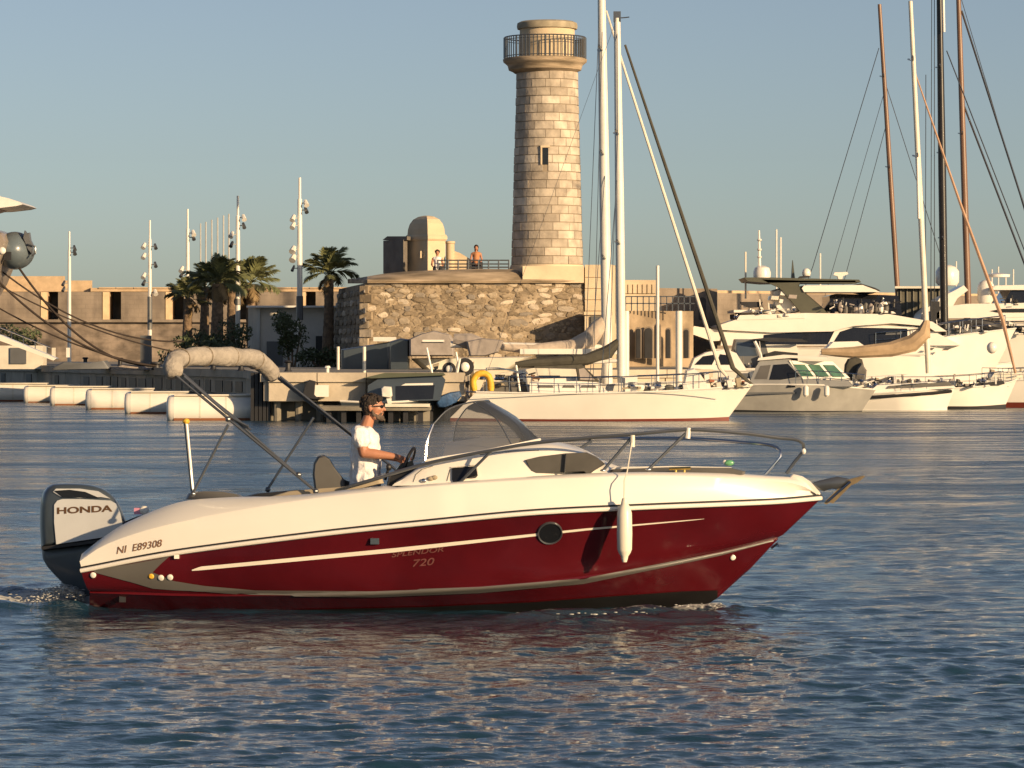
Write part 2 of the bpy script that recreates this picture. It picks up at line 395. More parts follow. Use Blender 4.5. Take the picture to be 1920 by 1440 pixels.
# dark piles under the quay edge
for i in range(9):
    px = 520 + i * 40
    MB().tube([P(px, 0, 118.3) * Vector((1, 1, 0)) + Vector((0, 0, z)) for z in (-.6, .68)] if False else [Vector((X(px, 118.3), 118.3, -.6)), Vector((X(px, 118.3), 118.3, .67))], .13, 8).build('quay_pile', M_concd, quay)
# recessed bays along the receding left side: stub walls carry the slab
for c, rz, L in along(q_poly[-1], q_poly[-2], 15):
    MB().box((c.x + .35, c.y + .2, .2), (.7, 1.3, 1.0), rz).build('quay_pier', M_concd, quay, smooth=False)
# corner block of dark fender timbers
for k in range(5):
    px = 474 + k * 7.5
    MB().box((X(px, 118.6), 118.6 + k * .02, .8), (.11, .5, 1.7)).build('fender_timber', M_dark, quay, smooth=False)

# low timber-edged jetty in front of the quay
jt = thing('jetty', 'low jetty with a pale edge beam on dark posts, right behind the helmsman', 'jetty', P(750, 760, 116.8) * Vector((1, 1, 0)))
def bxpx(mb, x0, x1, y0, y1, Y, dy):
    a, b = P(x0, y1, Y), P(x1, y0, Y); mb.box(((a.x + b.x) / 2, Y + dy / 2, (a.z + b.z) / 2), (b.x - a.x, dy, b.z - a.z)); return mb
bxpx(MB(), 600, 806, 762, 770, 115.6, 2.2).build('deck', M_concd, jt, smooth=False)
bxpx(MB(), 722, 806, 757, 763, 115.5, .15).build('edge_beam', M_cream, jt, smooth=False)
for i, px in enumerate((612, 640, 668, 700, 728, 756, 784)):
    bxpx(MB(), px, px + 9, 770, 800, 115.8, .3).build('post', M_dark, jt, smooth=False)
for px in (704, 733, 762, 788):
    bxpx(MB(), px, px + 18, 771, 790, 116.4, .1).build('panel', M_concd, jt, smooth=False)

# ---------------------------------------------------------------- breakwater wall, left
M_ash = mat('breakwater_stone', (.25, .205, .16), .9, courses=.85, var=.2, vs=.8, bump=.5, bs=2.5)
M_ash2 = mat('breakwater_low_stone', (.225, .18, .14), .9, courses=.6, var=.4, vs=1.1, bump=.7, bs=1.5, stretch=(1, 1, 1.6))
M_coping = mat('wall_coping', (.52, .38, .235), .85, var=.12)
YB = 232.
bwl = thing('breakwater_wall', 'long tan breakwater wall with dark splayed openings behind the palms and lamp posts', 'wall', (X(330, YB), YB, QZ))
Zb = lambda py: Z(py, YB)
MB().plan([XY(-150, YB - 1.5), XY(720, YB - 1.5), XY(720, YB + 6), XY(-150, YB + 6)], QZ, Zb(603)).build('lower_wall', M_ash2, bwl, smooth=False)
MB().box((X(285, YB), YB - 1.6, Zb(602)), (X(720, YB) - X(-150, YB), .5, .18)).build('string_course', M_ash, bwl, smooth=False)
segs = [(-150, 76), (109, 192), (227, 310), (345, 430), (465, 560), (592, 720)]
for i, (a, b) in enumerate(segs):
    # left end square, right end square; the next opening's left jamb is splayed, its sunlit tone put into a brighter colour
    pl = [XY(a, YB - 1.3), XY(b, YB - 1.3), (X(b, YB) + (.55 if b < 700 else 0), YB + 1.5), (X(a, YB), YB + 1.5)]
    MB().plan(pl, Zb(602), Zb(548)).build('parapet_block', M_ash, bwl, smooth=False)
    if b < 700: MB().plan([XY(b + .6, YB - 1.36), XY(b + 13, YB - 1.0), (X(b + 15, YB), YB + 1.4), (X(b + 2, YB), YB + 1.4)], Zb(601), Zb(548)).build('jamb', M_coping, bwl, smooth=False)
MB().plan([XY(-150, YB + 1.5), XY(720, YB + 1.5), XY(720, YB + 5), XY(-150, YB + 5)], Zb(602), Zb(546)).build('inner_wall', M_concd, bwl, smooth=False)
MB().plan([XY(170, YB - .7), XY(740, YB - .7), XY(740, YB + 5), XY(170, YB + 5)], Zb(547), Zb(540)).build('coping', M_coping, bwl, smooth=False)
MB().plan([XY(-150, YB - .4), XY(122, YB - .4), XY(122, YB + 5), XY(-150, YB + 5)], Zb(547), Zb(518)).build('raised_block', M_coping, bwl, smooth=False)
MB().plan([XY(122.5, YB - .2), XY(173, YB - .2), XY(173, YB + 5), XY(122.5, YB + 5)], Zb(547), Zb(526)).build('raised_block', M_coping, bwl, smooth=False)
for k in range(26):   # coping slabs along the wall top
    a = -145 + k * 33
    if a > 170: bxpx(MB(), a, a + 31, 538.5, 541, YB - .8, 2.2).build('coping_slab', M_coping, bwl, smooth=False)
# right breakwater
bwr = thing('breakwater_wall', 'low tan breakwater wall behind the yachts at right with a small arched opening', 'wall', (X(1500, 215), 215, QZ))
MB().plan([XY(1150, 205), XY(1390, 212), XY(1960, 225), XY(2100, 232), XY(1150, 232)], QZ, Z(549, 210)).build('wall', M_ash, bwr, smooth=False)
MB().plan([XY(1150, 206), XY(1390, 213), XY(2100, 233), XY(1150, 233)], Z(549, 210) , Z(543.5, 210)).build('coping', M_coping, bwr, smooth=False)
MB().lathe([(.1, 0), (9, .05)], (0, 0, -50), 4).build('x', M_ash) if False else None
# green sheds
shed = thing('harbour_shed', 'dark olive ribbed shed behind the yachts at far right', 'shed', (X(1735, 190), 190, QZ))
MB().plan([XY(1682, 190), XY(1772, 190), XY(1772, 195), XY(1682, 195)], QZ, Z(541, 190)).build('wall', mat('olive_sheet', (.10, .095, .07), .6, var=.12), shed, smooth=False)
MB().plan([XY(1678, 189.5), XY(1776, 189.5), XY(1776, 196), XY(1678, 196)], Z(541, 190), Z(537, 190)).build('roof', M_cream, shed, smooth=False)
for k in range(7): bxpx(MB(), 1688 + k * 12, 1690 + k * 12, 541, 640, 189.9, .08).build('batten', mat('olive_batten', (.2, .19, .15), .6), shed, smooth=False)

# ---------------------------------------------------------------- bastion with rubble stones
M_mortar = mat('rubble_mortar', (.265, .21, .145), .95, var=.4, vs=2.2, bump=1.0, bs=5)
M_stone = mat('rubble_stone', (.5, .4, .28), .85, var=.16, vs=3, bump=.5, bs=8,
              rand=[(0, (.18, .138, .09)), (.3, (.25, .195, .13)), (.5, (.32, .255, .175)), (.62, (.22, .19, .155)), (.74, (.38, .31, .22)), (.86, (.56, .475, .36)), (.94, (.49, .415, .32)), (1, (.29, .245, .19))])
M_smooth = mat('smooth_pale_stone', (.62, .50, .34), .85, var=.12, vs=.8, bump=.25, bs=4)
M_cem = mat('bastion_coping', (.46, .36, .25), .9, var=.15, vs=1.6, bump=.6, bs=4, col2=(.24, .185, .12), stretch=(.35, .35, 2.2))
bas = thing('stone_bastion', 'round rubble masonry bastion with pale stones and a sloping coping, under the lighthouse', 'bastion', (X(870, 155), 155, QZ))
face = [(640, 166, .0), (684, 151.2, 0), (760, 151.3, 0), (840, 151.4, 0), (920, 151.6, 0), (1000, 152.0, 0), (1096, 152.6, 0)]
fx = spl([(X(a, b), b) for a, b, c in face[1:]], 30)
ztop = [Z(531, 152)] * 30
# battered face: base stands 0.35 m further out
def face_pt(u, z):     # u 0..1 along the front, z height
    i = u * 29; k = min(int(i), 28); p = fx[k].lerp(fx[k + 1], i - k)
    out = .45 * (1 - (z - QZ) / (5.4 - QZ))
    return Vector((p.x, p.y - out, z))
rows = []
for z in (QZ - .05, 2.4, 3.4, 4.4, 5.32): rows.append([face_pt(i / 29, z) for i in range(30)])
m = MB().grid(rows)
lc = [Vector((X(640, 166) - .12 - .5 * (1 - t), 166, QZ + t * (5.32 - QZ))) for t in (0, .25, .5, .75, 1)]
m.grid([[lc[i], rows[i][0]] for i in range(5)])
back = Vector((X(640, 166), 175, 0))
m.plan([(lc[4].x, 166.2), (rows[4][0].x, rows[4][0].y + .1)] + [(p.x, p.y + .1) for p in rows[4][1:]] + [(rows[4][-1].x, 168), (lc[4].x, 172)], QZ, 5.31)
m.build('wall', M_mortar, bas, smooth=False)
# coping: moulded band, then a cement slope up to the parapet line
def cop(px): return interp([(640, 527), (684, 519), (720, 513), (760, 509), (830, 506), (900, 504), (970, 505), (985, 520), (1096, 523)], px)
top = []
for k in range(37):
    px = 652 + k * 12.3; Yq = interp([(f[0], f[1]) for f in face], px)
    top.append((px, Yq))
r0 = [P(p, 530.5, y - .28) for p, y in top]; r1 = [P(p, 526.5, y - .36) for p, y in top]; r2 = [P(p, 524, y - .30) for p, y in top]
r3 = [P(p, min(523, cop(p) + 6), y + .2) for p, y in top]; r4 = [P(p, cop(p), y + 1.1) for p, y in top]; r5 = [P(p, cop(p) + 2, y + 2.5) for p, y in top]
r00 = [P(p, 531.5, y + .2) for p, y in top]; r6 = [P(p, 531.5, y + 2.5) for p, y in top]
m = MB().grid([r00, r0, r1, r2, r3, r4, r5, r6]); m.build('coping', M_cem, bas, ang=25)
# stones
def stone_mesh(i):
    q = random.Random(100 + i); n = q.choice([5, 6, 7, 8]); a0 = q.random() * 6
    ring = []
    for k in range(n):
        a = a0 + 2 * math.pi * k / n + q.uniform(-.3, .3); rr = q.uniform(.78, 1.12)
        x, z = math.cos(a) * rr, math.sin(a) * rr
        x = max(-.95, min(.95, x * 1.15)); z = max(-.9, min(.9, z * 1.1)); ring.append((x * .5, z * .5))
    vs = [(x, .0, z) for x, z in ring] + [(x * .97, -.8, z * .97) for x, z in ring] + [(x * .7 + q.uniform(-.04, .04), -1.1 + q.uniform(-.2, .2), z * .7) for x, z in ring]
    fs = [(k, (k + 1) % n, n + (k + 1) % n, n + k) for k in range(n)] + [(n + k, n + (k + 1) % n, 2 * n + (k + 1) % n, 2 * n + k) for k in range(n)] + [tuple(range(2 * n, 3 * n))]
    me = bpy.data.meshes.new('stone'); me.from_pydata(vs, [], fs); me.materials.append(M_stone)
    b = bmesh.new(); b.from_mesh(me); bmesh.ops.recalc_face_normals(b, faces=b.faces); b.to_mesh(me); b.free()
    return me
STN = [stone_mesh(i) for i in range(14)]
def put_stone(p, rz, sx, sz, d, tilt, par):
    o = bpy.data.objects.new('stone', rnd.choice(STN)); COL.objects.link(o); o.parent = par
    o.location = p - ORG[par.name]; o.rotation_euler = (0, tilt, rz); o.scale = (sx * rnd.choice((-1, 1)), d, sz)
    return o
cnt = 0; z = QZ + .25
Lf = (fx[-1] - fx[0]).length
while z < 5.15:
    h = rnd.uniform(.22, .46) if z > 2.6 else .5; x = rnd.uniform(0, .3)
    while x < Lf - .3:
        w = rnd.uniform(.34, .92) * (h / .33) ** .5
        if rnd.random() < .93:
            u = min(1, (x + w / 2) / Lf); p = face_pt(u, z + h / 2 + rnd.uniform(-.05, .05)); q = face_pt(min(1, u + .01), z)
            q0 = face_pt(max(0, u - .01), z); rz = math.atan2(q.y - q0.y, q.x - q0.x)
            put_stone(p, rz, w * rnd.uniform(.85, 1.0), h * rnd.uniform(.8, 1.05), rnd.uniform(.025, .075), rnd.uniform(-.25, .25), bas); cnt += 1
        x += w + rnd.uniform(.02, .08)
    z += h * .97
z = QZ + .2
while z < 5.0:      # receding left corner
    h = .36; a, b = Vector((lc[0].x + .5 * (z - QZ) / 3.7, 166, z)), face_pt(0, z); L = (b - a).length; x = .2
    while x < L - .9:
        w = rnd.uniform(1.2, 2.4); p = a.lerp(b, (x + w / 2) / L); rz = math.atan2(b.y - a.y, b.x - a.x)
        put_stone(p + Vector((0, 0, h / 2)), rz, w * .92, h * .9, .06, 0, bas); cnt += 1; x += w
    z += .42
print('stones', cnt)
mb = MB()
for k in range(1500):
    u = rnd.random(); zz = rnd.uniform(QZ + .3, 5.2); p = face_pt(u, zz); s = rnd.uniform(.05, .13); a0 = rnd.uniform(0, 6); el = rnd.uniform(1, 2.2)
    ring = [p + Vector((math.cos(a0 + k2 * 1.26) * s * el * .7, -rnd.uniform(.015, .03), math.sin(a0 + k2 * 1.26) * s * .7)) for k2 in range(5)]
    mb.add([q + Vector((0, .06, 0)) for q in ring] + [q.lerp(p + Vector((0, -.05, 0)), .25) for q in ring], [(0, 1, 6, 5), (1, 2, 7, 6), (2, 3, 8, 7), (3, 4, 9, 8), (4, 0, 5, 9), (5, 6, 7, 8, 9)])
mb.build('small_stones', mat('small_rubble', (.30, .235, .155), .9, var=.5, vs=2.5, bump=.5), bas, smooth=False, kind='stuff')
# quoins at the sunlit corner and a leaning shadow-pipe
for k in range(9):
    zc = 2.0 + k * .38
    p = face_pt(0, zc); MB().box(p + Vector((.1 if k % 2 else .02, .05, 0)), (.55 if k % 2 else .38, .35, .33), R(-20)).build('quoin', M_stone, bas, smooth=False)
# patch of cut masonry at the right of the face, pale pier and buttress block
MB().plan([(X(980, 152), 151.75), (X(1095, 152), 152.2), (X(1095, 152), 155), (X(980, 152), 155)], 5.36, Z(499, 152)).build('parapet_block', M_smooth, bas, smooth=False)
but = thing('stone_buttress', 'plain pale stone buttress block to the right of the lighthouse foot', 'buttress', (X(1128, 150), 150, QZ))
MB().plan([XY(1096.5, 152.4), XY(1147, 152.4), XY(1162, 154.5), XY(1162, 158), XY(1096.5, 158)], QZ, Z(497, 153)).build('block', M_smooth, but, smooth=False)
MB().plan([XY(1096.5, 149.6), XY(1147, 149.6), XY(1147, 152.3), XY(1096.5, 152.3)], QZ, Z(590, 150)).build('block', M_smooth, but, smooth=False)
for k in range(4): bxpx(MB(), 1097 , 1146, 500 + k * 21, 519.5 + k * 21, 152.33, .1).build('course', M_smooth, but, smooth=False)
MB().box((X(1122, 149.5), 150.8, Z(588, 150)), (1.25, 2.7, .12)).build('ledge', M_smooth, but, smooth=False)
bxpx(MB(), 1108, 1138, 593, 650, 149.5, .12).build('iron_grille', M_hgrey, but, smooth=False)
# wall and arcade right of the lighthouse
arc = thing('arcade_wall', 'tan stone wall with small arched niches and an iron railing right of the lighthouse', 'wall', (X(1235, 165), 165, QZ))
MB().plan([XY(1160, 162), XY(1300, 164), XY(1300, 170), XY(1160, 170)], QZ, Z(583, 163)).build('lower_wall', mat('ochre_stone', (.33, .25, .165), .9, var=.3, vs=1, bump=.7, bs=3), arc, smooth=False)
MB().plan([XY(1150, 172), XY(1232, 172), XY(1232, 180), XY(1150, 180)], QZ, Z(525, 172)).build('upper_wall', M_smooth, arc, smooth=False)
MB().plan([XY(1232.5, 174), XY(1345, 176), XY(1345, 182), XY(1232.5, 182)], QZ, Z(540, 174)).build('upper_wall', M_ash, arc, smooth=False)
for k in range(8): bxpx(MB(), 1160 + k * 9, 1167 + k * 9, 533, 550, 171.9, .12).build('pilaster', M_smooth, arc, smooth=False)
def arch(px, w, y0, y1, Y, name, par, m_):
    pts = [(px - w / 2, y1), (px - w / 2, y0 + w / 2)] + [(px - w / 2 * math.cos(a), y0 + w / 2 - w / 2 * math.sin(a)) for a in [math.pi * k / 8 for k in range(1, 8)]] + [(px + w / 2, y0 + w / 2), (px + w / 2, y1)]
    MB().prism([P(a, b, Y) for a, b in pts], (0, .12, 0)).build(name, m_, par, smooth=False)
for px, w, y0 in ((1197, 8, 616), (1216, 14, 615), (1233, 9, 608), (1253, 7, 617), (1287, 8, 618)):
    arch(px, w + 4, y0 - 3, 672, 161.94, 'arch_surround', arc, M_ash); arch(px, w, y0, 671, 161.9, 'niche', arc, M_dark)
arch(1317, 14, 557, 600, 173.8, 'niche', arc, M_dark)
for k in range(13):
    a = P(1162 + k * 11, 556, 162); MB().box((a.x, a.y, (a.z + Z(583, 162)) / 2), (.05, .05, a.z - Z(583, 162))).build('railing_post', M_dsteel, arc, smooth=False)
for py in (556, 569): MB().box((X(1230, 162), 162, Z(py, 162)), (3.6, .05, .05)).build('rail', M_dsteel, arc, smooth=False)

# ---------------------------------------------------------------- lighthouse
YT = 155.; TX = X(1026, YT)
M_block = mat('tower_block', (.6, .5, .35), .85, var=.2, vs=2.2, bump=.45, bs=7,
              rand=[(0, (.36, .305, .24)), (.3, (.42, .36, .285)), (.6, (.475, .41, .325)), (.85, (.55, .48, .385)), (.95, (.61, .54, .44)), (1, (.40, .34, .265))])
M_core = mat('tower_mortar', (.32, .26, .19), .95, var=.1)
lt = thing('lighthouse', 'tall round tapering stone lighthouse with a railed gallery, standing on the bastion', 'lighthouse', (TX, YT, Z(524, YT)))
zs = [Z(p, YT) for p in (497, 400, 300, 200, 136)]; rs_ = [w * YT / F for w in (67.5, 64.5, 62, 59, 57.5)]
rad = lambda z: float(np.interp(z, zs, rs_))
MB().lathe([(rad(z) - .035, z) for z in np.linspace(zs[0], zs[-1], 12)], (TX, YT, 0), 48).build('tower_core', M_core, lt)
NC = 23; NB = 13
wz, wa = Z(296, YT), math.atan2(-1, -.06)
for c in range(NC):
    z0 = zs[0] + (zs[-1] - zs[0]) * c / NC; z1 = zs[0] + (zs[-1] - zs[0]) * (c + 1) / NC
    a0 = (c % 2) * .5 * 2 * math.pi / NB + rnd.uniform(-.05, .05)
    edges = [a0 + 2 * math.pi * (k + rnd.uniform(-.17, .17)) / NB for k in range(NB)]
    for k in range(NB):
        a, b = edges[k], edges[(k + 1) % NB] + (2 * math.pi if k == NB - 1 else 0)
        mid = (a + b) / 2; da = (mid - wa + math.pi) % (2 * math.pi) - math.pi
        g_ = .010; ranges = [(a + g_ / 1.5, b - g_ / 1.5)]
        if z0 < wz + .38 and z1 > wz - .38:      # leave the window slot open
            hw = .125 / 1.5
            lo = (a - wa + math.pi) % (2 * math.pi) - math.pi; hi = lo + (b - a)
            if hi > -hw and lo < hw:
                ranges = [(x, y) for x, y in ((wa + lo + g_ / 1.5, wa - hw), (wa + hw, wa + hi - g_ / 1.5)) if y - x > .03]
        pr = rnd.uniform(-.006, .014)
        for x, y in ranges:
            m = MB(); ns = 4; r_ = []
            for zz, rr in ((z0 + .012, rad(z0) + pr - .03), (z0 + .022, rad(z0) + pr), (z1 - .022, rad(z1) + pr), (z1 - .012, rad(z1) + pr - .03)):
                r_.append([Vector((TX + rr * math.cos(x + (y - x) * t / ns), YT + rr * math.sin(x + (y - x) * t / ns), zz)) for t in range(ns + 1)])
            m.grid(r_); m.grid([[p for p in [r[0] for r in r_]], [Vector((TX + (rad(z0) - .06) * math.cos(x), YT + (rad(z0) - .06) * math.sin(x), r[0].z)) for r in r_]])
            m.grid([[p for p in [r[-1] for r in r_]], [Vector((TX + (rad(z0) - .06) * math.cos(y), YT + (rad(z0) - .06) * math.sin(y), r[0].z)) for r in r_]])
            m.build('block', M_block, lt, ang=30)
wd = MB().box((TX - .1, YT - rad(wz) + .02, wz), (.27, .06, .74)).build('window', M_black, lt, smooth=False)
MB().box((TX - .1, YT - rad(wz) - .012, wz + .42), (.42, .1, .09)).build('lintel', M_smooth, lt, smooth=False)
MB().box((TX - .1 - .17, YT - rad(wz) - .01, wz), (.07, .1, .76)).build('jamb', M_smooth, lt, smooth=False)
k_ = YT / F
MB().lathe([(rs_[0] + .02, zs[0]), (72 * k_, Z(507, YT)), (80 * k_, Z(526, YT)), (80 * k_, Z(540, YT))], (TX, YT, 0), 48).build('plinth', M_smooth, lt)
MB().plan([XY(985, YT - 2.2), XY(1096, YT - 2.4), XY(1096, YT + 2), XY(985, YT + 2)], Z(533, YT), Z(524, YT - 2)).build('base_slab', M_smooth, lt, smooth=False)
MB().lathe([(rs_[-1] - .02, Z(138, YT)), (61 * k_, Z(135, YT)), (68 * k_, Z(132, YT)), (70 * k_, Z(124, YT)), (73 * k_, Z(121, YT)), (78 * k_, Z(117, YT)), (79 * k_, Z(112, YT)), (75 * k_, Z(110, YT)), (50 * k_, Z(110, YT))], (TX - .1, YT, 0), 48).build('cornice', M_cem, lt, ang=50)
MB().lathe([(51.5 * k_, Z(110, YT)), (51.5 * k_, Z(55, YT))], (TX, YT, 0), 40).build('lantern_drum', M_smooth, lt)
MB().lathe([(50 * k_, Z(56, YT)), (56 * k_, Z(55, YT)), (57 * k_, Z(50, YT)), (56 * k_, Z(44, YT)), (50 * k_, Z(41, YT)), (20 * k_, Z(39, YT))], (TX, YT, 0), 40).build('lantern_cap', mat('cap_stone', (.36, .31, .22), .9, var=.2, vs=2), lt, ang=50)
rg = 76 * k_
for py, t in ((71, .028), (76, .016), (107, .02)):
    MB().tube([Vector((TX - .1 + rg * math.cos(a), YT + rg * math.sin(a), Z(py, YT))) for a in np.linspace(0, 2 * math.pi, 49)], t, 5).build('handrail', M_dsteel, lt)
for k in range(64):
    a = 2 * math.pi * k / 64
    MB().tube([Vector((TX - .1 + rg * math.cos(a), YT + rg * math.sin(a), Z(p, YT))) for p in (110, 71)], .026 if k % 8 else .045, 4).build('baluster', M_dsteel, lt)

# ---------------------------------------------------------------- sentry box and its wall
YG = 156.
gz = thing('sentry_box', 'domed octagonal stone sentry box with one sunlit side, on the bastion left of the lighthouse', 'sentry box', (X(798, YG), YG, Z(508, YG)))
c = (X(799, YG), YG, 0); k_ = YG / F; ro = R(22.5) - R(0)
M_dark_st = mat('shaded_stone', (.17, .15, .13), .9, var=.2, vs=1.5, bump=.5, bs=5)  # shade on the side wall put into a dark stone colour
ne = Vector((X(803, YG), YG - 1, 0)); da_ = Vector((-.57, .82, 0)) * 1.70; db_ = Vector((.82, .57, 0)) * .95; cg = ne + (da_ + db_) / 2
def gring(k, py): return [Vector((p.x, p.y, Z(py, YG))) for p in (cg + (-da_ - db_) / 2 * k, cg + (db_ - da_) / 2 * k, cg + (da_ + db_) / 2 * k, cg + (da_ - db_) / 2 * k)]
MB().loft([gring(1, 512), gring(1, 452)]).build('body', M_smooth, gz, smooth=False)
MB().loft([gring(1.04, 452), gring(1.1, 449), gring(1.1, 444), gring(1.02, 440.5)]).build('cornice', M_smooth, gz, smooth=False)
MB().loft([gring(k, y) for k, y in ((.98, 440.5), (.95, 430), (.86, 420), (.68, 411.5), (.42, 406.5), (.14, 404.5))]).build('dome', M_smooth, gz, smooth=False)
MB().box((X(791, YG), YG - .66, Z(478, YG)), (.12, .2, .32), R(-55)).build('slit_window', M_smooth, gz, smooth=False)
MB().plan([(X(717, YG), YG + 1.0), (X(757, YG), YG - .6), (X(764, YG), YG - .2), (X(724, YG), YG + 1.6)], Z(512, YG), Z(450, YG)).build('side_wall', M_dark_st, gz, smooth=False)
MB().prism([P(717, 450, YG + 1.0), P(726, 443, YG + .65), P(763, 443, YG - .7), P(763, 450, YG - .7)], (.15, .5, 0)).build('side_wall_coping', M_dark_st, gz, smooth=False)
MB().lathe([(8 * k_, Z(508, YG)), (8 * k_, Z(457, YG)), (9.5 * k_, Z(456, YG)), (9 * k_, Z(452, YG))], (X(844, YG), YG + .3, 0), 12).build('pier', M_smooth, gz)
MB().prism([P(850, 508, YG + .3), P(850, 470, YG + .3), P(862, 474, YG + .3), P(882, 486, YG + .3), P(905, 491, YG + .3), P(905, 508, YG + .3)], (0, .5, 0)).build('sloping_wall', M_smooth, gz, smooth=False)
rl = thing('bastion_railing', 'low dark railing on top of the bastion between sentry box and lighthouse', 'railing', P(890, 500, 153.5))
for py in (488, 495, 501): MB().tube([P(820, py, 153.5), P(955, py, 153.5)], .03, 5).build('rail', M_dsteel, rl)
for k in range(8): MB().tube([P(821 + k * 19, 487, 153.5), P(821 + k * 19, 505, 153.5)], .035, 5).build('railing_post', M_dsteel, rl)
# ---------------------------------------------------------------- lamp posts and flagpoles
def lamp(px, ytop, Y, ybase, label, lamps, collar=None, w=.11):
    b = Vector((X(px, Y), Y, QZ)); t = thing('lamp_post', label, 'lamp post', b, 'lamp posts along the quay')
    zt = Z(ytop, Y)
    MB().tube([b, b + Vector((0, 0, (zt - QZ) * .5)), Vector((b.x, b.y, zt - 1.0))], [w, w * .9, w * .75], 8).build('pole', M_alu, t)
    MB().tube([Vector((b.x, b.y, zt - 1.0)), Vector((b.x, b.y, zt))], w * .5, 6).build('finial', M_alu, t)
    for dx, py, s in lamps:
        z = Z(py, Y); q = Vector((b.x + dx * .26, b.y - .1, z))
        MB().tube([Vector((b.x, b.y, z)), q], .025, 5).build('bracket', M_dsteel, t)
        MB().tube([q + Vector((0, .12, .12)), q + Vector((dx * .08, -.12, -.12))], [.08 * s, .13 * s], 8).build('spotlight', M_alu if s > .9 else M_dsteel, t)
    if collar: MB().tube([Vector((b.x, b.y, Z(collar[1], Y))), Vector((b.x, b.y, Z(collar[0], Y)))], w * 1.15, 8).build('collar', M_grey, t)
lamp(130, 434, 190, 660, 'leftmost and shortest lamp post with a small cap, in front of the breakwater', [(1, 465, .8), (1, 473, .9), (-1, 531, .7), (-1, 542, .7)])
lamp(281, 413, 182, 660, 'lamp post second from the left with spotlights at several heights', [(-1, 461, 1), (1, 462, .8), (-1, 480, 1), (1, 496, .8), (-1, 517, 1), (-1, 530, .8), (1, 548, 1)], (556, 618))
lamp(352, 392, 178, 660, 'lamp post at the left edge of the palm cluster', [(1, 437, 1), (1, 445, .8), (-1, 505, 1), (-1, 515, .8)], (552, 565))
lamp(446, 367, 172, 660, 'lamp post standing in front of the palm cluster', [(1, 423, .8), (-1, 440, 1), (-1, 458, .8), (1, 408, 1)], (560, 572), .13)
lamp(562, 333, 162, 680, 'tallest lamp post between the white building and the single palm, with white spotlights', [(1, 381, 1), (1, 394, .8), (-1, 409, 1), (-1, 423, 1), (-1, 468, 1.3), (-1, 484, 1.3), (-1, 503, .6)], (555, 600), .14)
for i, (px, yt) in enumerate(((376, 419), (386, 416), (397, 412), (408, 408), (419, 404), (429, 401))):
    Y = 262 - i * 6; o = MB().tube([Vector((X(px, Y), Y, QZ)), Vector((X(px, Y), Y, Z(yt, Y)))], [.075, .055], 6).build('flagpole', mat('hazed_pole', (.42, .42, .40), .6))  # distance haze put into the poles' grey
    o['label'] = 'thin bare white pole behind the palm cluster, %s of its row from the left' % ('first', 'second', 'third', 'fourth', 'fifth', 'last')[i]; o['category'] = 'flagpole'; o['group'] = 'row of bare white poles'

# ---------------------------------------------------------------- palms
M_frond = mat('palm_frond', (.13, .14, .06), .55, var=.35, vs=3)
M_fdead = mat('dry_frond', (.20, .14, .07), .8, var=.25)
M_trunk = mat('palm_trunk', (.20, .14, .09), .95, var=.3, vs=6, bump=1, bs=14)
def frond_mesh(i, m_):
    q = random.Random(i); n = 15; mb = MB(); pts = []
    droop = q.uniform(.35, .75)
    for k in range(n + 1):
        t = k / n; a = .35 - droop * 1.6 * t * t * .9
        pts.append((pts[-1] + Vector((math.cos(a), 0, math.sin(a))) / n) if pts else Vector((0, 0, 0)))
    mb.tube([pts[0], pts[5], pts[10], pts[n]], [.018, .012, .008, .003], 3)
    for k in range(4, n):
        t = k / n; L = .34 * math.sin(math.pi * min(1, .25 + t * .75)) + .09
        d = (pts[k + 1] - pts[k]).normalized()
        for sd in (-1, 1):
            for h in (0, .5):
                b0 = pts[k].lerp(pts[k + 1], h); w = .03
                tip = b0 + d * L * .8 + Vector((0, sd * L * q.uniform(.55, .8), -L * q.uniform(.1, .55)))
                mid = b0.lerp(tip, .5) + Vector((0, 0, .03))
                mb.add([b0 - d * w, b0 + d * w, mid + d * w * 1.2, mid - d * w, tip], [(0, 1, 2, 3), (3, 2, 4)])
    me = bpy.data.meshes.new('frond'); me.from_pydata(mb.v, [], mb.f); me.materials.append(m_); return me
FR = [frond_mesh(i, M_frond) for i in range(5)]; FD = [frond_mesh(20, M_fdead), frond_mesh(21, M_fdead)]
def palm(px, ycrown, Y, R_, label, lean=0, trunk=.26, nf=26, seed=1, dead=10):
    q = random.Random(seed); zc = Z(ycrown, Y); b = Vector((X(px, Y) - lean, Y, QZ)); t = thing('palm_tree', label, 'palm tree', b, 'palm trees on the quay')
    top = Vector((X(px, Y), Y, zc)); pts = []; rr = []
    n = 26
    for k in range(n + 1):
        s = k / n; pts.append(b.lerp(top, s) + Vector((lean * .3 * math.sin(s * 3), 0, 0))); rr.append(trunk * (1.25 - .45 * s + (.06 if k % 2 else 0) + (.12 * max(0, s - .8) / .2 if s > .8 else 0)))
    MB().tube(pts, rr, 10).build('trunk', M_trunk, t)
    def fr(me, az, el, L):
        o = bpy.data.objects.new('frond', me); COL.objects.link(o); o.parent = t; o.location = top - b + Vector((0, 0, q.uniform(-.1, .25)))
        o.rotation_euler = (q.uniform(-.4, .4), -el, az); o.scale = (L, L * 1.0, L)
    for k in range(nf):
        s = k / nf; fr(q.choice(FR), k * 2.4 + q.uniform(-.3, .3), R(84 - 105 * s + q.uniform(-8, 8)), R_ * q.uniform(.74, .98) * (.75 + .25 * min(1, s * 2)))
    for k in range(dead): fr(q.choice(FD), q.uniform(0, 6.3), R(q.uniform(-80, -45)), R_ * q.uniform(.5, .7))
palm(617, 517, 163, 1.65, 'single palm with a dark slender trunk and fan crown, left of the bastion corner', .1, .24, 25, 3, 4)
palm(408, 532, 172, 1.85, 'palm at the middle of the cluster, partly behind a lamp post', .1, .3, 27, 5, 8)
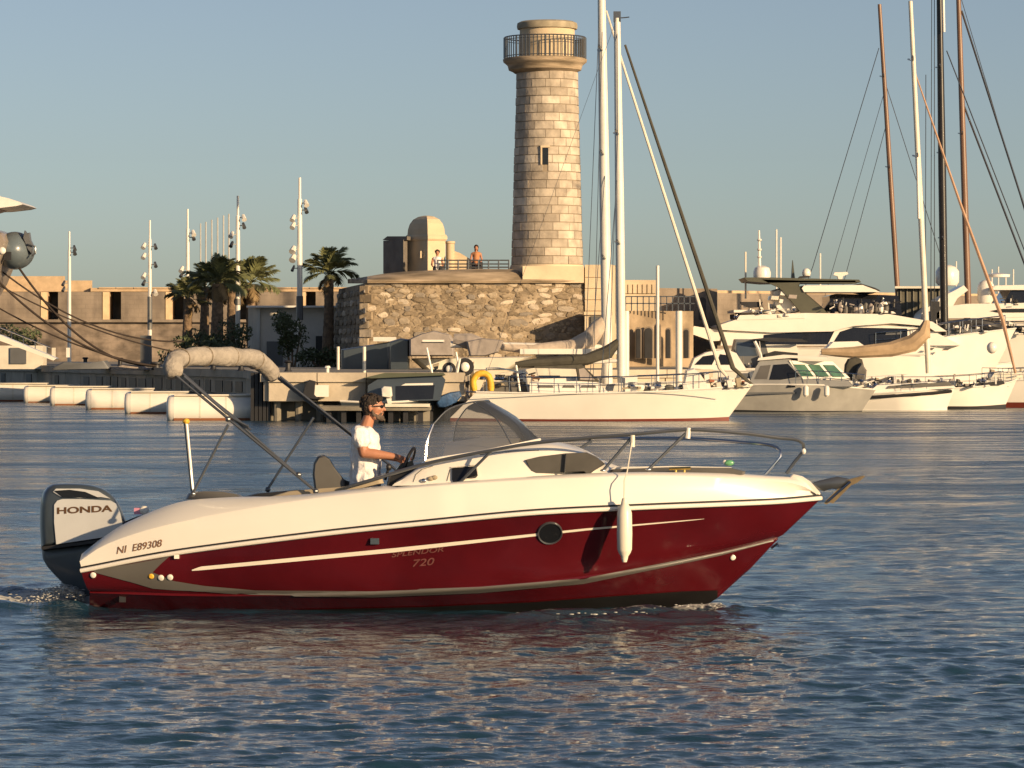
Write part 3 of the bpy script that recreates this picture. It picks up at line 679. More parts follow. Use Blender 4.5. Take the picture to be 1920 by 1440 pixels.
palm(470, 535, 174, 1.9, 'rightmost palm of the cluster with arching fronds', -.2, .26, 27, 8, 8)
palm(436, 540, 180, 1.8, 'palm at the back of the cluster with a pale trunk', 0, .3, 23, 11, 6)
palm(352, 560, 176, 1.5, 'shortest and leftmost palm of the cluster', .1, .24, 23, 14, 6)
palm(384, 540, 182, 1.6, 'palm second from the left in the cluster', .1, .24, 21, 17, 6)
# shrubs
M_leaf = mat('shrub_leaf', (.07, .09, .038), .6, var=.4, vs=5)
def shrub(px, py, Y, rx, rz, label, n=900, seed=0):
    q = random.Random(seed); c = P(px, py, Y); mb = MB()
    lobes = [(c + Vector((q.uniform(-.6, .6) * rx, q.uniform(-.6, .6) * rx, q.uniform(-.5, .5) * rz)), q.uniform(.35, .6)) for _ in range(9)]
    for k in range(n):
        lc_, lr = q.choice(lobes); d = Vector((q.gauss(0, 1), q.gauss(0, 1), q.gauss(0, 1))).normalized() * lr * q.uniform(.6, 1)
        p = lc_ + Vector((d.x * rx, d.y * rx, d.z * rz)); s = q.uniform(.05, .12)
        if p.z < QZ: continue
        a = Vector((q.gauss(0, 1), q.gauss(0, 1), q.gauss(0, 1))).normalized(); b_ = a.orthogonal().normalized()
        mb.add([p - a * s, p + b_ * s * .5, p + a * s, p - b_ * s * .5], [(0, 1, 2, 3)])
    r = thing('shrub', label, 'shrub', (c.x, c.y, QZ))
    mb.build('foliage', M_leaf, r, smooth=False)
    for k in range(3): MB().tube([Vector((c.x + (k - 1) * .1, c.y, QZ)), Vector((c.x + (k - 1) * .4 * rx, c.y, c.z))], [.06, .03], 5).build('stem', M_trunk, r)
shrub(548, 625, 160, .95, 1.3, 'dark leafy tree-like shrub in front of the white building', 1400, 1)
shrub(372, 640, 170, 1.3, .8, 'low bush under the left palms', 900, 2)
shrub(412, 660, 168, 1.3, .8, 'dark bush at the foot of the palm cluster', 900, 3)
shrub(335, 672, 166, 1.0, .5, 'small dark bush beside the left palms', 500, 4)
shrub(440, 640, 169, 1.0, 1.1, 'upright dark bush right of the palm cluster trunks', 900, 5)
shrub(600, 672, 158, 1.1, .7, 'dark hedge below the single palm', 900, 6)
# ---------------------------------------------------------------- white building and things on the quay
wb = thing('white_building', 'low white flat-roofed quay building behind the lamp post and the single palm', 'building', (X(550, 172), 172, QZ))
M_plas = mat('white_plaster', (.66, .63, .56), .85, var=.08, vs=1, bump=.1)
MB().plan([XY(488, 170), XY(650, 170), XY(665, 178), XY(478, 178)], QZ, Z(576, 170)).build('wall', M_plas, wb, smooth=False)
MB().plan([XY(464, 174), XY(487.5, 169.5), XY(487.5, 180), XY(464, 180)], QZ, Z(577, 172)).build('side_wall', M_plas, wb, smooth=False)
bxpx(MB(), 462, 655, 573, 576.5, 169.3, 9).build('roof_edge', M_white, wb, smooth=False)
bxpx(MB(), 500, 530, 640, 690, 169.9, .1).build('door', M_grey, wb, smooth=False)
bxpx(MB(), 592, 604, 630, 690, 169.9, .1).build('door', M_dark, wb, smooth=False)
# grey utility cabinet and bollards, left
def single(mb, name, m_, label, cat, group=None, **k):
    o = mb.build(name, m_, **k); o['label'] = label; o['category'] = cat
    if group: o['group'] = group
    return o
single(bxpx(MB(), 263, 282, 629, 692, 168, .6), 'utility_cabinet', M_grey, 'tall grey utility cabinet below the second lamp post', 'cabinet', smooth=False)
b = thing('mooring_bollard', 'black mooring bollard on the quay edge where the dark ropes meet', 'bollard', P(293, 690, 150))
MB().lathe([(.28, Z(693, 150)), (.18, Z(690, 150)), (.16, Z(684, 150)), (.3, Z(682, 150)), (.28, Z(679, 150))], (X(293, 150), 150, 0), 12).build('post', M_dark, b)
for i, (px, Y) in enumerate(((160, 176), (225, 168), (400, 140), (452, 133), (540, 126))):
    o = single(MB().lathe([(.16, QZ), (.1, QZ + .1), (.1, QZ + .32), (.17, QZ + .36), (.12, QZ + .42)], (X(px, Y), Y, 0), 10), 'bollard', M_dark,
           'small dark bollard on the quay edge, %s from the left in its row' % ('first', 'second', 'third', 'fourth', 'fifth')[i], 'bollard', 'small bollards along the quay edge')
o = single(MB().tube([Vector((X(614, 119.5), 119.5, QZ)), P(614, 690, 119.5)], .06, 8).tube([P(614, 690, 119.5), P(614, 686, 119.5)], [.11, .08], 8), 'service_pedestal', M_alu, 'short white service pedestal on the lit quay edge left of the helmsman', 'pedestal')
for px, yt, Y, lb in ((683, 650, 121, 'thin cream post rising from the lit quay edge in front of the bastion corner'), (634, 650, 138, 'short grey-white post left of the bastion corner')):
    single(MB().tube([Vector((X(px, Y), Y, .7 if Y < 130 else QZ)), P(px, yt, Y)], .06, 8), 'mooring_post', M_cream, lb, 'post')
# vegetation tufts and clutter on quay face
# grey covered stacks behind the quay, left of the sailboats (a covered boat on stands)
tb = thing('tarped_boat', 'boat under a grey tarpaulin on the quay behind the sailboats, in front of the bastion', 'boat', (X(810, 140), 140, QZ))
to = lambda Y: (lambda px, py, v: P(px, py, Y) + Vector((0, v, 0)))
MB().pillow([(732, 700), (732, 640), (752, 634), (768, 636), (768, 700)], 1.0, to(140)).build('tarpaulin', M_cowl, tb)
MB().pillow([(768, 668), (768, 636), (790, 626), (815, 620), (845, 628), (852, 640), (852, 668)], 1.3, to(139.5), .08).build('tarpaulin', M_gcanvas, tb)
MB().pillow([(770, 672), (1000, 668), (960, 692), (800, 698)], 1.2, to(141)).build('hull', M_cream, tb)
MB().pillow([(640, 700), (640, 655), (685, 648), (735, 640), (735, 700)], 1.0, to(143)).build('dark_cover', M_cowl, tb)
bxpx(MB(), 700, 742, 632, 640, 142, .8).build('pale_panel', M_alu, tb, smooth=False)
# ---------------------------------------------------------------- finger pontoon floats receding to the left
def pontoon(px0, px1, y0, ywl, label, par=None):
    Y = CAMZ * F / (ywl - HZ); a = P(px0, ywl, Y); top = Z(y0, Y); r = (top + .12) / 2; zc = top - r
    t = thing('finger_pontoon', label, 'pontoon', (a.x, Y, 0), 'white finger pontoon floats along the left quay')
    L = (px1 - px0) * Y / F; th = R(4)
    d = Vector((math.cos(th), math.sin(th), 0)); a0 = Vector((a.x + r * .5, Y + r, zc)); e = a0; f_ = a0 + d * (L - r * .5)
    MB().tube([a0 - d * r * k for k in (.5, .46, .36, .18, .02)], [r * .55, r * .8, r * .93, r * .985, r], 24).build('float_end', M_gel, t)
    MB().tube([a0 - d * r * .02, a0 + d * r * .06], r * 1.012, 24).build('end_seam', M_alu, t)
    MB().tube([a0 + d * r * .04, f_], r, 24).build('float_body', M_gel, t, ang=60)
    for k in range(1, 3): q_ = a0.lerp(f_, k / 3); MB().tube([q_, q_ + d * .05], r * 1.015, 24).build('float_strap', M_cream, t)
    mid = (e + f_) / 2; MB().box((mid.x, mid.y + .3, top + .0), ((f_ - e).length, 1.2, .05), th).build('walkway', M_cream, t, smooth=False)
    MB().box((mid.x, mid.y - r + .13, .03), ((f_ - e).length * .98, .06, .10), th).build('waterline_band', mat('rust_band', (.22, .08, .03), .8), t, smooth=False)
    return t
pontoon(310, 469, 741, 788.5, 'nearest white pontoon float with a rounded end, under the folded sunshade')
pontoon(231, 350, 735, 776, 'second nearest white pontoon float, left of the nearest one')
pontoon(158, 285, 729, 768, 'third white pontoon float from the right in the row')
pontoon(91, 205, 725, 760, 'fourth pontoon float from the right, in shade')
pontoon(42, 150, 723, 755, 'fifth pontoon float from the right, in shade')
pontoon(-20, 85, 719, 753, 'leftmost pontoon float, cut by the picture edge')

# ---------------------------------------------------------------- big yacht, left (mostly outside the picture)
sy = thing('superyacht', 'large yacht at the left edge with pale roof overhang and grey rounded bow', 'yacht', (X(-250, 150), 150, 0))
tY = to(150)
MB().pillow([(-300, 392), (-300, 372), (-40, 366), (0, 369), (30, 376), (50, 383), (56, 387), (45, 390), (10, 394), (-60, 396)], 2.2, tY, .0).build('roof', M_white, sy)
MB().pillow([(-300, 398), (-60, 397.5), (8, 394.5), (-10, 400), (-300, 404)], 1.6, tY, .1).build('roof_soffit', M_wood, sy)
MB().lathe([(.05, 0), (.9, .0)], (0, 0, -60), 4) 
MB().pillow([(-300, 640), (-300, 430), (-30, 428), (0, 432), (20, 440), (28, 455), (22, 480), (12, 500), (0, 530), (-30, 580), (-60, 640)], 2.6, tY, .03).build('hull', mat('taupe_paint', (.30, .25, .20), .35, var=.05, coat=.3), sy)
MB().ball(P(28, 470, 149.2), (.85, 1.2, .82), 24, 16).build('rounded_bow', mat('blue_grey_paint', (.12, .15, .17), .3, var=.06, coat=.3), sy)
MB().pillow([(44, 446), (47, 432), (52, 438), (56, 436), (58, 450), (62, 460), (60, 476), (54, 470)], .25, to(148.6), .1).build('fairlead', M_grey, sy)
MB().tube([P(52, 458, 148.3), P(66, 462, 148.3), P(66, 475, 148.3), P(60, 480, 148.3)], .045, 6).build('shackle', M_dsteel, sy)
MB().box(P(14, 480, 147.8), (.3, .2, .35)).build('hawse_hole', M_dark, sy)
MB().ball(P(4, 470, 147.4), (.16, .1, .16), 12, 8).build('deck_light', M_white, sy)
def rope(a, b, sag, r, label, n=22, cat='rope', m_=M_rope):
    pts = [a.lerp(b, i / n) - Vector((0, 0, sag * 4 * (i / n) * (1 - i / n))) for i in range(n + 1)]
    o = MB().tube(pts, r, 5).build('mooring_rope', m_, ang=180); o['label'] = label; o['category'] = cat; o['group'] = 'dark mooring ropes of the yacht at left'; return o
bo = P(292, 686, 150)
rope(P(34, 500, 149), bo, 1.1, .05, 'thick dark mooring rope from the grey bow, sagging most steeply to the bollard')
rope(P(-20, 490, 149), P(345, 640, 160), .95, .04, 'uppermost dark mooring rope running past the second opening of the wall')
rope(P(-20, 525, 149), P(340, 662, 160), .4, .035, 'dark mooring rope just below the uppermost one')
rope(P(-10, 573, 149), bo + Vector((-.1, .2, 0)), .35, .035, 'lowest dark mooring rope above the gangway')
rope(P(-20, 510, 148), bo + Vector((.1, -.1, 0)), .9, .05, 'dark mooring rope from the left edge joining the bollard')
gw = thing('gangway', 'long cream gangway sloping down to the quay at the left edge', 'gangway', P(100, 672, 160))
MB().prism([P(-20, 622, 160), P(0, 628, 160), P(106, 672, 160), P(100, 676, 160), P(0, 639, 160), P(-20, 633, 160)], (0, .9, 0)).build('deck', M_gel, gw, smooth=False)
MB().tube([P(-20, 606, 160.9), P(95, 652, 160.9)], .03, 5).build('handrail', M_steel, gw)
for k in range(5): MB().tube([P(0 + k * 22, 630 + k * 9, 160.9), P(0 + k * 22, 614 + k * 8.9, 160.9)], .025, 5).build('stanchion', M_steel, gw)
ki = thing('quay_kiosk', 'cream kiosk with a dark shutter under the gangway at the left edge', 'kiosk', P(30, 690, 172))
bxpx(MB(), -30, 80, 648, 692, 172, 1.5).build('wall', M_cream, ki, smooth=False)
bxpx(MB(), 19, 49, 652, 682, 171.9, .1).build('shutter', M_grey, ki, smooth=False)
shrub(45, 628, 185, 1.6, .8, 'grey-green bush above the kiosk at the left edge', 900, 9)
for i, (px, col_, lb) in enumerate(((97, M_cream, 'yellowish'), (124, M_white, 'white'))):
    single(bxpx(MB(), px, px + 6, 652, 670, 168, .3), 'mooring_fender', col_, 'small %s upright post on the quay near the gangway foot' % lb, 'post')
# boxes on quay below (grey covered stuff)
single(MB().pillow([(98, 690), (120, 678), (175, 680), (200, 676), (212, 692), (100, 694)], .6, to(158)), 'tarpaulin', M_grey, 'low grey tarpaulin heap on the quay edge left of the bollard', 'tarpaulin')
single(MB().pillow([(205, 694), (232, 683), (262, 682), (285, 694)], .6, to(151)), 'tarpaulin', M_gcanvas, 'rounded grey canvas heap on the quay beside the bollard', 'tarpaulin')

# ---------------------------------------------------------------- boats at the quay
def hull(root, sheer, wl, Y, beam, m_top=M_gel, m_boot=None, flare=.8, name='hull', n=26, deck=M_gel, boot_h=.12, full=.45):
    s_ = spl([P(a, b, Y) for a, b in sheer], n); w_ = spl([P(a, b, Y) for a, b in wl], n)
    def hb(t, k): return beam / 2 * k * (min(1, .78 + .5 * t)) * (max(0, 1 - max(0, (t - full) / (1 - full)) ** 2.0) ** .8)
    def side(sg, pts, k, dz=0): return [Vector((p.x, Y + sg * max(.02, hb(i / (n - 1), k)), p.z + dz)) for i, p in enumerate(pts)]
    for nm, m_, lines in (('topsides', m_top, 1), ('boot', m_boot, 0)):
        pass
    mb = MB()
    for sg in (-1, 1):
        S_ = side(sg, s_, 1); Wt = side(sg, [p + Vector((0, 0, boot_h)) for p in w_], flare)
        M1 = [a.lerp(b, .33) + Vector((0, sg * .03 * (1 - i / n), 0)) for i, (a, b) in enumerate(zip(S_, Wt))]
        M2 = [a.lerp(b, .7) + Vector((0, sg * .02 * (1 - i / n), 0)) for i, (a, b) in enumerate(zip(S_, Wt))]
        mb.grid([S_, M1, M2, Wt]); mb.grid([[S_[0], side(-sg, s_, 1)[0]], [Wt[0], side(-sg, w_, flare, boot_h)[0]]]) if sg == -1 else None
    mb.build(name, m_top, root, ang=60)
    mb = MB()
    for sg in (-1, 1):
        Wt = side(sg, [p + Vector((0, 0, boot_h)) for p in w_], flare); Wb = side(sg, [p - Vector((0, 0, .3)) for p in w_], flare * .85); mb.grid([Wt, Wb])
    mb.grid([[side(-1, w_, flare, boot_h)[0], side(1, w_, flare, boot_h)[0]], [side(-1, w_, flare, -.3)[0], side(1, w_, flare, -.3)[0]]])
    mb.build('waterline_band', m_boot or M_dark, root, ang=60)
    MB().grid([side(-1, s_, .99, -.03), [Vector((p.x, Y, p.z + .02)) for p in s_], side(1, s_, .99, -.03)]).build('deck', deck, root, ang=60)
    for sg in (-1, 1): MB().tube(side(sg, s_, 1.0, .01), .035, 5).build('toe_rail', M_alu, root)
    return lambda t, sg=-1: Vector((s_[int(t * (n - 1))].x, Y + sg * hb(t, 1), s_[int(t * (n - 1))].z))
def rail(root, hs, t0, t1, n, h=.6, sides=(-1, 1), r=.018):
    for sg in sides:
        pts = [hs(t0 + (t1 - t0) * i / n, sg) for i in range(n + 1)]
        for p in pts: MB().tube([p, p + Vector((0, 0, h))], r * .9, 5).build('stanchion', M_steel, root)
        for q in (1, .5): MB().tube([p + Vector((0, 0, h * q)) for p in pts], r * (1 if q == 1 else .5), 5).build('guard_rail' if q == 1 else 'guard_wire', M_steel, root)
def plate(root, name, m_, pts, Y, half, taper, z0, th=.03, sg=-1, parent=None):
    vs = []
    for a, b in pts:
        y = Y - half
        for _ in range(4): z = Z(b, y); y = Y + sg * (half - taper * (z - z0))
        vs.append(Vector((X(a, y), y - (.015 if sg < 0 else -.015), Z(b, y))))
    return MB().prism(vs, (0, th * .5 * (1 if sg < 0 else -1), 0)).build(name, m_, root, smooth=False)
def mast(root, px0, py0, px1, py1, Y, r, m_=M_alu, name='mast', spread=(), spw=1.0):
    a, b = P(px0, py0, Y), P(px1, py1, Y)
    MB().tube([a, a.lerp(b, .5), b], [r, r, r * .72], 10).build(name, m_, root)
    for t in spread:
        c_ = a.lerp(b, t); MB().tube([c_ + Vector((-.15 * spw, -spw, .12)), c_, c_ + Vector((-.15 * spw, spw, .12))], .04, 5).build('spreader', M_dsteel, root)
def wire(root, a, b, r=.012, m_=M_dsteel, name='stay'): MB().tube([a, b], r, 4).build(name, m_, root)

# white ketch in the centre
Y1 = 118.6
k1 = thing('sailboat', 'white sailboat with low cabin and dark olive sail cover, behind the windscreen', 'sailboat', (X(1130, Y1), Y1, 0))
M_boot = mat('red_boot_stripe', (.16, .03, .018), .5)
h1 = hull(k1, [(893, 735), (1000, 737), (1120, 737), (1250, 733), (1350, 727), (1411, 722)], [(845, 788), (1000, 790), (1150, 790), (1300, 789), (1367, 787)], Y1, 3.1, M_gel, M_boot, .8, boot_h=.10)
MB().slab([(993, 737), (993, 716), (1080, 714), (1118, 716), (1140, 735), (1140, 737)], Y1, .95, .12).build('cabin', M_gel, k1, smooth=False)
for a, b in ((1007, 1038), (1054, 1078), (1088, 1118)):
    plate(k1, 'cabin_window', M_hgrey, [(a, 727), (a + 3, 722), (b - 2, 722), (b, 727)], Y1, .95, .12, Z(737, Y1))
MB().slab([(1010, 716), (1012, 710), (1095, 708), (1100, 715)], Y1, .5, 0).build('sliding_hatch', M_white, k1, smooth=False)
MB().tube([P(893, 736, Y1 - .9), P(893, 736.5, Y1 - .9)], .03)
plate(k1, 'hull_stripe', M_alu, [(893, 741), (1400, 730), (1399, 731.5), (893, 742.5)], Y1, 1.57, 0, 0)
rail(k1, h1, .12, .9, 9, .55)
mast(k1, 1166, 718, 1157, 34, Y1, .16, M_alu, spread=(.38, .68), spw=.9)
MB().box(P(1157, 34, Y1) + Vector((0, 0, .05)), (.25, .2, .35)).build('masthead', M_dsteel, k1)
MB().tube([P(1157, 34, Y1), P(1172, 33, Y1), P(1180, 32, Y1)], .02, 5).build('wind_vane', M_dsteel, k1)
MB().tube([P(975, 686, Y1), P(1160, 676, Y1)], .07, 8).build('boom', M_alu, k1)
MB().tube([P(966, 684, Y1), P(1000, 681, Y1), P(1100, 674, Y1), P(1140, 660, Y1), P(1160, 640, Y1)], [.10, .16, .2, .24, .12], 9).build('sail_cover', M_dcanvas, k1)
pts = [P(1000 + 14 * i, 690 - .5 * i, Y1) for i in range(2)]
MB().slab([(1085, 716), (1080, 690), (1000, 690), (1002, 687), (1090, 683), (1125, 716)], Y1, .9, .1).build('spray_hood', M_dcanvas, k1)
plate(k1, 'spray_hood_window', M_gcanvas, [(1088, 712), (1085, 692), (1095, 690), (1116, 713)], Y1, .9, .1, Z(716, Y1))
MB().tube([P(975, 734, Y1 - .8), P(968, 686, Y1 - .8), P(968, 686, Y1 + .8), P(975, 734, Y1 + .8)], .035, 6).build('boom_gallows', M_alu, k1)
MB().tube([P(1411, 722, Y1), P(1374, 690, Y1), P(1172, 84, Y1)], [.05, .085, .04], 7).build('furled_foresail', M_dcanvas, k1)
for sg in (-1, 1):
    wire(k1, P(1140, 735, Y1 + sg * 1.45), P(1158, 260, Y1 + sg * .9)); wire(k1, P(1158, 260, Y1 + sg * .9), P(1157, 36, Y1)); wire(k1, P(1125, 736, Y1 + sg * 1.4), P(1160, 300, Y1))
wire(k1, P(900, 736, Y1), P(1156, 36, Y1), .006)
# clutter of fenders and bags on the foredeck
q = random.Random(4)
for i in range(14):
    px = 1282 + i * 9 + q.uniform(-3, 3); hgt = q.uniform(12, 38) if i < 6 else q.uniform(8, 26)
    MB().pillow([(px, 734 - i * .6), (px + q.uniform(-4, 2), 733 - hgt), (px + 7, 731 - hgt), (px + 12, 733 - i * .6)], q.uniform(.15, .3), (lambda yy: (lambda a, b_, v: P(a, b_, Y1 + yy) + Vector((0, v, 0))))(q.uniform(-.7, .2)), .2).build('folded_bag', q.choice([M_gel, M_gel, M_cream, M_alu, M_tan, M_gcanvas]), k1)
MB().pillow([(1278, 733), (1285, 694), (1300, 690), (1310, 698), (1325, 720), (1330, 731)], .5, to(Y1 - .3), .1).build('folded_sail', M_gel, k1)
for i in range(7):
    px = 1185 + i * 14; MB().ball(P(px, 731 - q.uniform(0, 4), Y1 - .4), (q.uniform(.1, .25), .2, q.uniform(.08, .16)), 8, 6).build('deck_bag', q.choice([M_gel, M_uph, M_alu, M_gcanvas]), k1)
MB().slab([(1172, 735), (1172, 704), (1195, 704), (1195, 735)], Y1 - .5, .15).build('instrument_box', M_gel, k1, smooth=False)
# stern gear
MB().tube([P(800, 652, Y1 - .7), P(818, 735, Y1 - .7), P(838, 760, Y1 - .6)], .04, 6).build('gantry_pole', M_gel, k1)
MB().tube([P(855, 660, Y1 + .5), P(866, 720, Y1 + .5), P(880, 745, Y1 + .4)], .04, 6).build('gantry_pole', M_gel, k1)
MB().tube([P(846, 760, Y1 - .5), P(862, 672, Y1 - .5)], .05, 6).build('gantry_pole', M_gel, k1)
bxpx(MB(), 792, 832, 637, 641, Y1 - .8, 1.5).build('solar_panel', M_gel, k1, smooth=False)
bxpx(MB(), 790, 830, 641, 643, Y1 - .8, 1.5).build('solar_panel_frame', M_dark, k1, smooth=False)
for px, py, r_ in ((872, 688, 17), (842, 692, 13), (822, 704, 11)):
    MB().tube([P(px, py, Y1 + .1), P(px, py, Y1 - .15)], r_ * Y1 / F, 16).build('wind_generator', M_dark, k1)
    MB().ball(P(px, py, Y1 - .22), (r_ * .5 * Y1 / F, .06, r_ * .55 * Y1 / F), 12, 8).build('hub', M_gel, k1)
for i in range(16):
    px, py = q.uniform(800, 885), q.uniform(680, 745)
    MB().pillow([(px, py), (px + q.uniform(5, 12), py - 3), (px + 9, py + q.uniform(4, 12)), (px + 1, py + 8)], .12, to(Y1 + q.uniform(-.2, .6)), .15).build('stern_gear', q.choice([M_dark, M_dark, M_grey, M_tan, M_gel, M_uph]), k1)
MB().tube([P(820, 735, Y1 - .4), P(893, 735, Y1 - .4)], .03, 5).build('stern_rail', M_steel, k1)
MB().tube([P(912, 734, Y1 - .9), P(912, 690, Y1 - .9), P(935, 690, Y1 - .9), P(990, 700, Y1 - .9)], .025, 5).build('cockpit_rail', M_steel, k1)
MB().slab([(905, 737), (908, 716), (985, 716), (990, 737)], Y1 + .2, .7).build('cockpit_coaming', M_uph, k1, smooth=False)
def clutter(root, x0, x1, y0, y1, Y, n, mats, seed=0, s=1.0, name='deck_gear'):
    q = random.Random(seed)
    for i in range(n):
        px, py = q.uniform(x0, x1), q.uniform(y0, y1); k = q.random(); Yq = Y + q.uniform(-.7, .7)
        if k < .45: MB().pillow([(px, py), (px + q.uniform(-1, 2), py - q.uniform(3, 7) * s), (px + q.uniform(4, 9) * s, py - q.uniform(3, 6) * s), (px + q.uniform(6, 10) * s, py)], q.uniform(.1, .3), (lambda yy: (lambda a, b_, v: P(a, b_, yy) + Vector((0, v, 0))))(Yq), .2).build(name, q.choice(mats), root)
        elif k < .7: MB().tube([P(px, py, Yq), P(px + q.uniform(-3, 3), py - q.uniform(6, 16) * s, Yq)], q.uniform(.02, .05), 5).build(name, q.choice(mats), root)
        elif k < .85: MB().lathe([(.09, 0), (.12, .05), (.08, .12), (.1, .2)], P(px, py, Yq), 8).build(name, M_steel, root)
        else: MB().tube([P(px, py, Yq), P(px + q.uniform(8, 20) * s, py - q.uniform(-3, 6), Yq)], .03, 5).build(name, q.choice(mats), root)
# horseshoe lifebuoy
hs_ = [P(890 + 0, 733, Y1 - 1.05), P(887, 715, Y1 - 1.05), P(894, 703, Y1 - 1.05), P(905, 700, Y1 - 1.05), P(916, 705, Y1 - 1.05), P(920, 718, Y1 - 1.05), P(921, 733, Y1 - 1.05)]
o = MB().tube(spl(hs_, 16), [.09] + [.115] * 14 + [.09], 10).build('horseshoe_lifebuoy', M_yellow); o['label'] = 'yellow horseshoe lifebuoy hanging at the stern of the white sailboat'; o['category'] = 'lifebuoy'
o = MB().pillow([(818, 755), (824, 744), (845, 735), (862, 733), (866, 742), (856, 754), (836, 764), (822, 764)], .35, to(Y1 - .8), .12).build('covered_outboard', M_blue); o['label'] = 'blue covered bundle hanging off the stern of the white sailboat'; o['category'] = 'bundle'

# second sailboat behind
Y2 = 122.8
k2 = thing('sailboat', 'sailboat hidden behind the white one, with grey sail cover and thickest white mast', 'sailboat', (X(1100, Y2), Y2, 0))
h2 = hull(k2, [(905, 722), (1100, 722), (1300, 716), (1366, 710)], [(880, 776), (1100, 778), (1335, 775)], Y2, 2.6, M_gel, M_dark, .8)
mast(k2, 1139, 720, 1127, -60, Y2, .19, M_alu, spread=(.3, .55, .8), spw=.9)
MB().tube([P(845, 646, Y2), P(1132, 652, Y2)], .12, 8).build('boom', M_gel, k2)
MB().tube([P(850, 636, Y2), P(880, 640, Y2), P(930, 655, Y2)], [.2, .3, .2], 9).build('sail_cover', M_gcanvas, k2)
MB().pillow([(874, 640), (905, 634), (945, 638), (935, 660), (910, 668), (880, 668)], .5, to(Y2 - .3), .1).build('awning', M_gcanvas, k2)
MB().tube([P(940, 650, Y2), P(1000, 655, Y2), P(1070, 650, Y2), P(1105, 636, Y2), P(1124, 612, Y2), P(1132, 596, Y2)], [.14, .2, .26, .34, .3, .12], 10).build('sail_cover', mat('sun_bleached_canvas', (.50, .42, .34), .9, var=.12, vs=2.5, bump=.6, bs=5), k2)
bxpx(MB(), 975, 1172, 654, 664, Y2 - .5, .3).build('furled_awning', M_gel, k2)
MB().tube([P(1366, 710, Y2), P(1349, 690, Y2), P(1160, 96, Y2 - .2), P(1137, 20, Y2)], [.04, .07, .045, .03], 7).build('furled_foresail', M_cream, k2)
MB().slab([(930, 722), (935, 700), (1000, 690), (1080, 692), (1120, 722)], Y2, .9, .1).build('cabin', M_cream, k2, smooth=False)
for a, b_ in ((950, 980), (1010, 1050)): plate(k2, 'cabin_window', M_black, [(a, 714), (a, 704), (b_, 704), (b_, 714)], Y2, .9, .1, Z(722, Y2))
for sg in (-1, 1): wire(k2, P(1112, 722, Y2 + sg * 1.2), P(1129, 60, Y2 + sg * .3), .012); wire(k2, P(1105, 722, Y2 + sg * 1.2), P(1134, 330, Y2 + sg * .2), .012)
wire(k2, P(1095, 722, Y2 - 1), P(1127, -50, Y2), .012)
for px, y0, y1, Y, r, lb in ((1174, 583, 712, 121, .11, 'thick white mooring pile just right of the mast of the white sailboat'), (1273, 583, 712, 121, .12, 'thick white mooring pile further right with a dark shadow edge'), (1233, 498, 700, 132, .065, 'thin tall grey-white pole between the two thick white piles')):
    single(MB().tube([Vector((X(px, Y), Y, -.5)), P(px, y0, Y)], r, 12), 'mooring_pile', M_gel if r > .1 else M_alu, lb, 'pile')
# dark motorboat behind the helmsman
Y3 = 118.0
db = thing('motorboat', 'small dark motorboat with canopy and white outboard engine, right of the helmsman', 'motorboat', (X(760, Y3), Y3, 0))
hull(db, [(640, 752), (700, 754), (770, 752), (822, 742)], [(645, 775), (720, 776), (812, 775)], Y3, 2.0, M_cowl, M_dark, .85, deck=M_dark)
MB().slab([(690, 752), (692, 722), (722, 703), (828, 702), (836, 712), (826, 750)], Y3, .85, .1).build('canopy', M_cowl, db)
MB().slab([(684, 708), (722, 699), (832, 699), (836, 703), (700, 709)], Y3, .95, 0).build('canopy_top', mat('green_canvas', (.08, .09, .06), .8), db)
plate(db, 'canopy_window', M_black, [(742, 750), (742, 724), (815, 722), (812, 748)], Y3, .85, .1, Z(752, Y3))
plate(db, 'white_stripe', M_alu, [(752, 723), (760, 719), (812, 718), (812, 722)], Y3, .87, .1, Z(752, Y3))
MB().pillow([(716, 744), (715, 728), (720, 724), (734, 725), (736, 742), (733, 746)], .22, to(Y3 - 1.15), .15).build('outboard_cowling', M_gel, db)
MB().pillow([(724, 746), (734, 746), (734, 764), (728, 764)], .1, to(Y3 - 1.15), .15).build('outboard_leg', M_alu, db)
MB().pillow([(566, 748), (572, 722), (580, 712), (592, 715), (590, 740), (600, 750)], .25, to(117.5), .1).build('tiller_outboard', M_dark, db) 
sm_ = single(bxpx(MB(), 584, 616, 722, 744, 117.4, .3), 'plastic_crate', M_gel, 'pale crate on the ledge below the lit quay face, left of the helmsman', 'crate', smooth=False)

clutter(k1, 1165, 1280, 722, 732, Y1, 26, [M_gel, M_uph, M_dark, M_cream, M_tan, M_dcanvas], 21)
clutter(k1, 1290, 1400, 712, 728, Y1, 30, [M_gel, M_alu, M_gel, M_tan, M_cream, mat('terracotta_bag', (.4, .13, .07), .8)], 22, 1.2)
clutter(k1, 905, 1000, 700, 732, Y1, 22, [M_dark, M_uph, M_steel, M_wood, M_dark, M_tan], 23)
clutter(db, 690, 830, 742, 752, Y3, 10, [M_dark, M_uph, M_tan], 24)
# ---------------------------------------------------------------- boats on the right
def yawed(root, a): root.rotation_euler.z = a
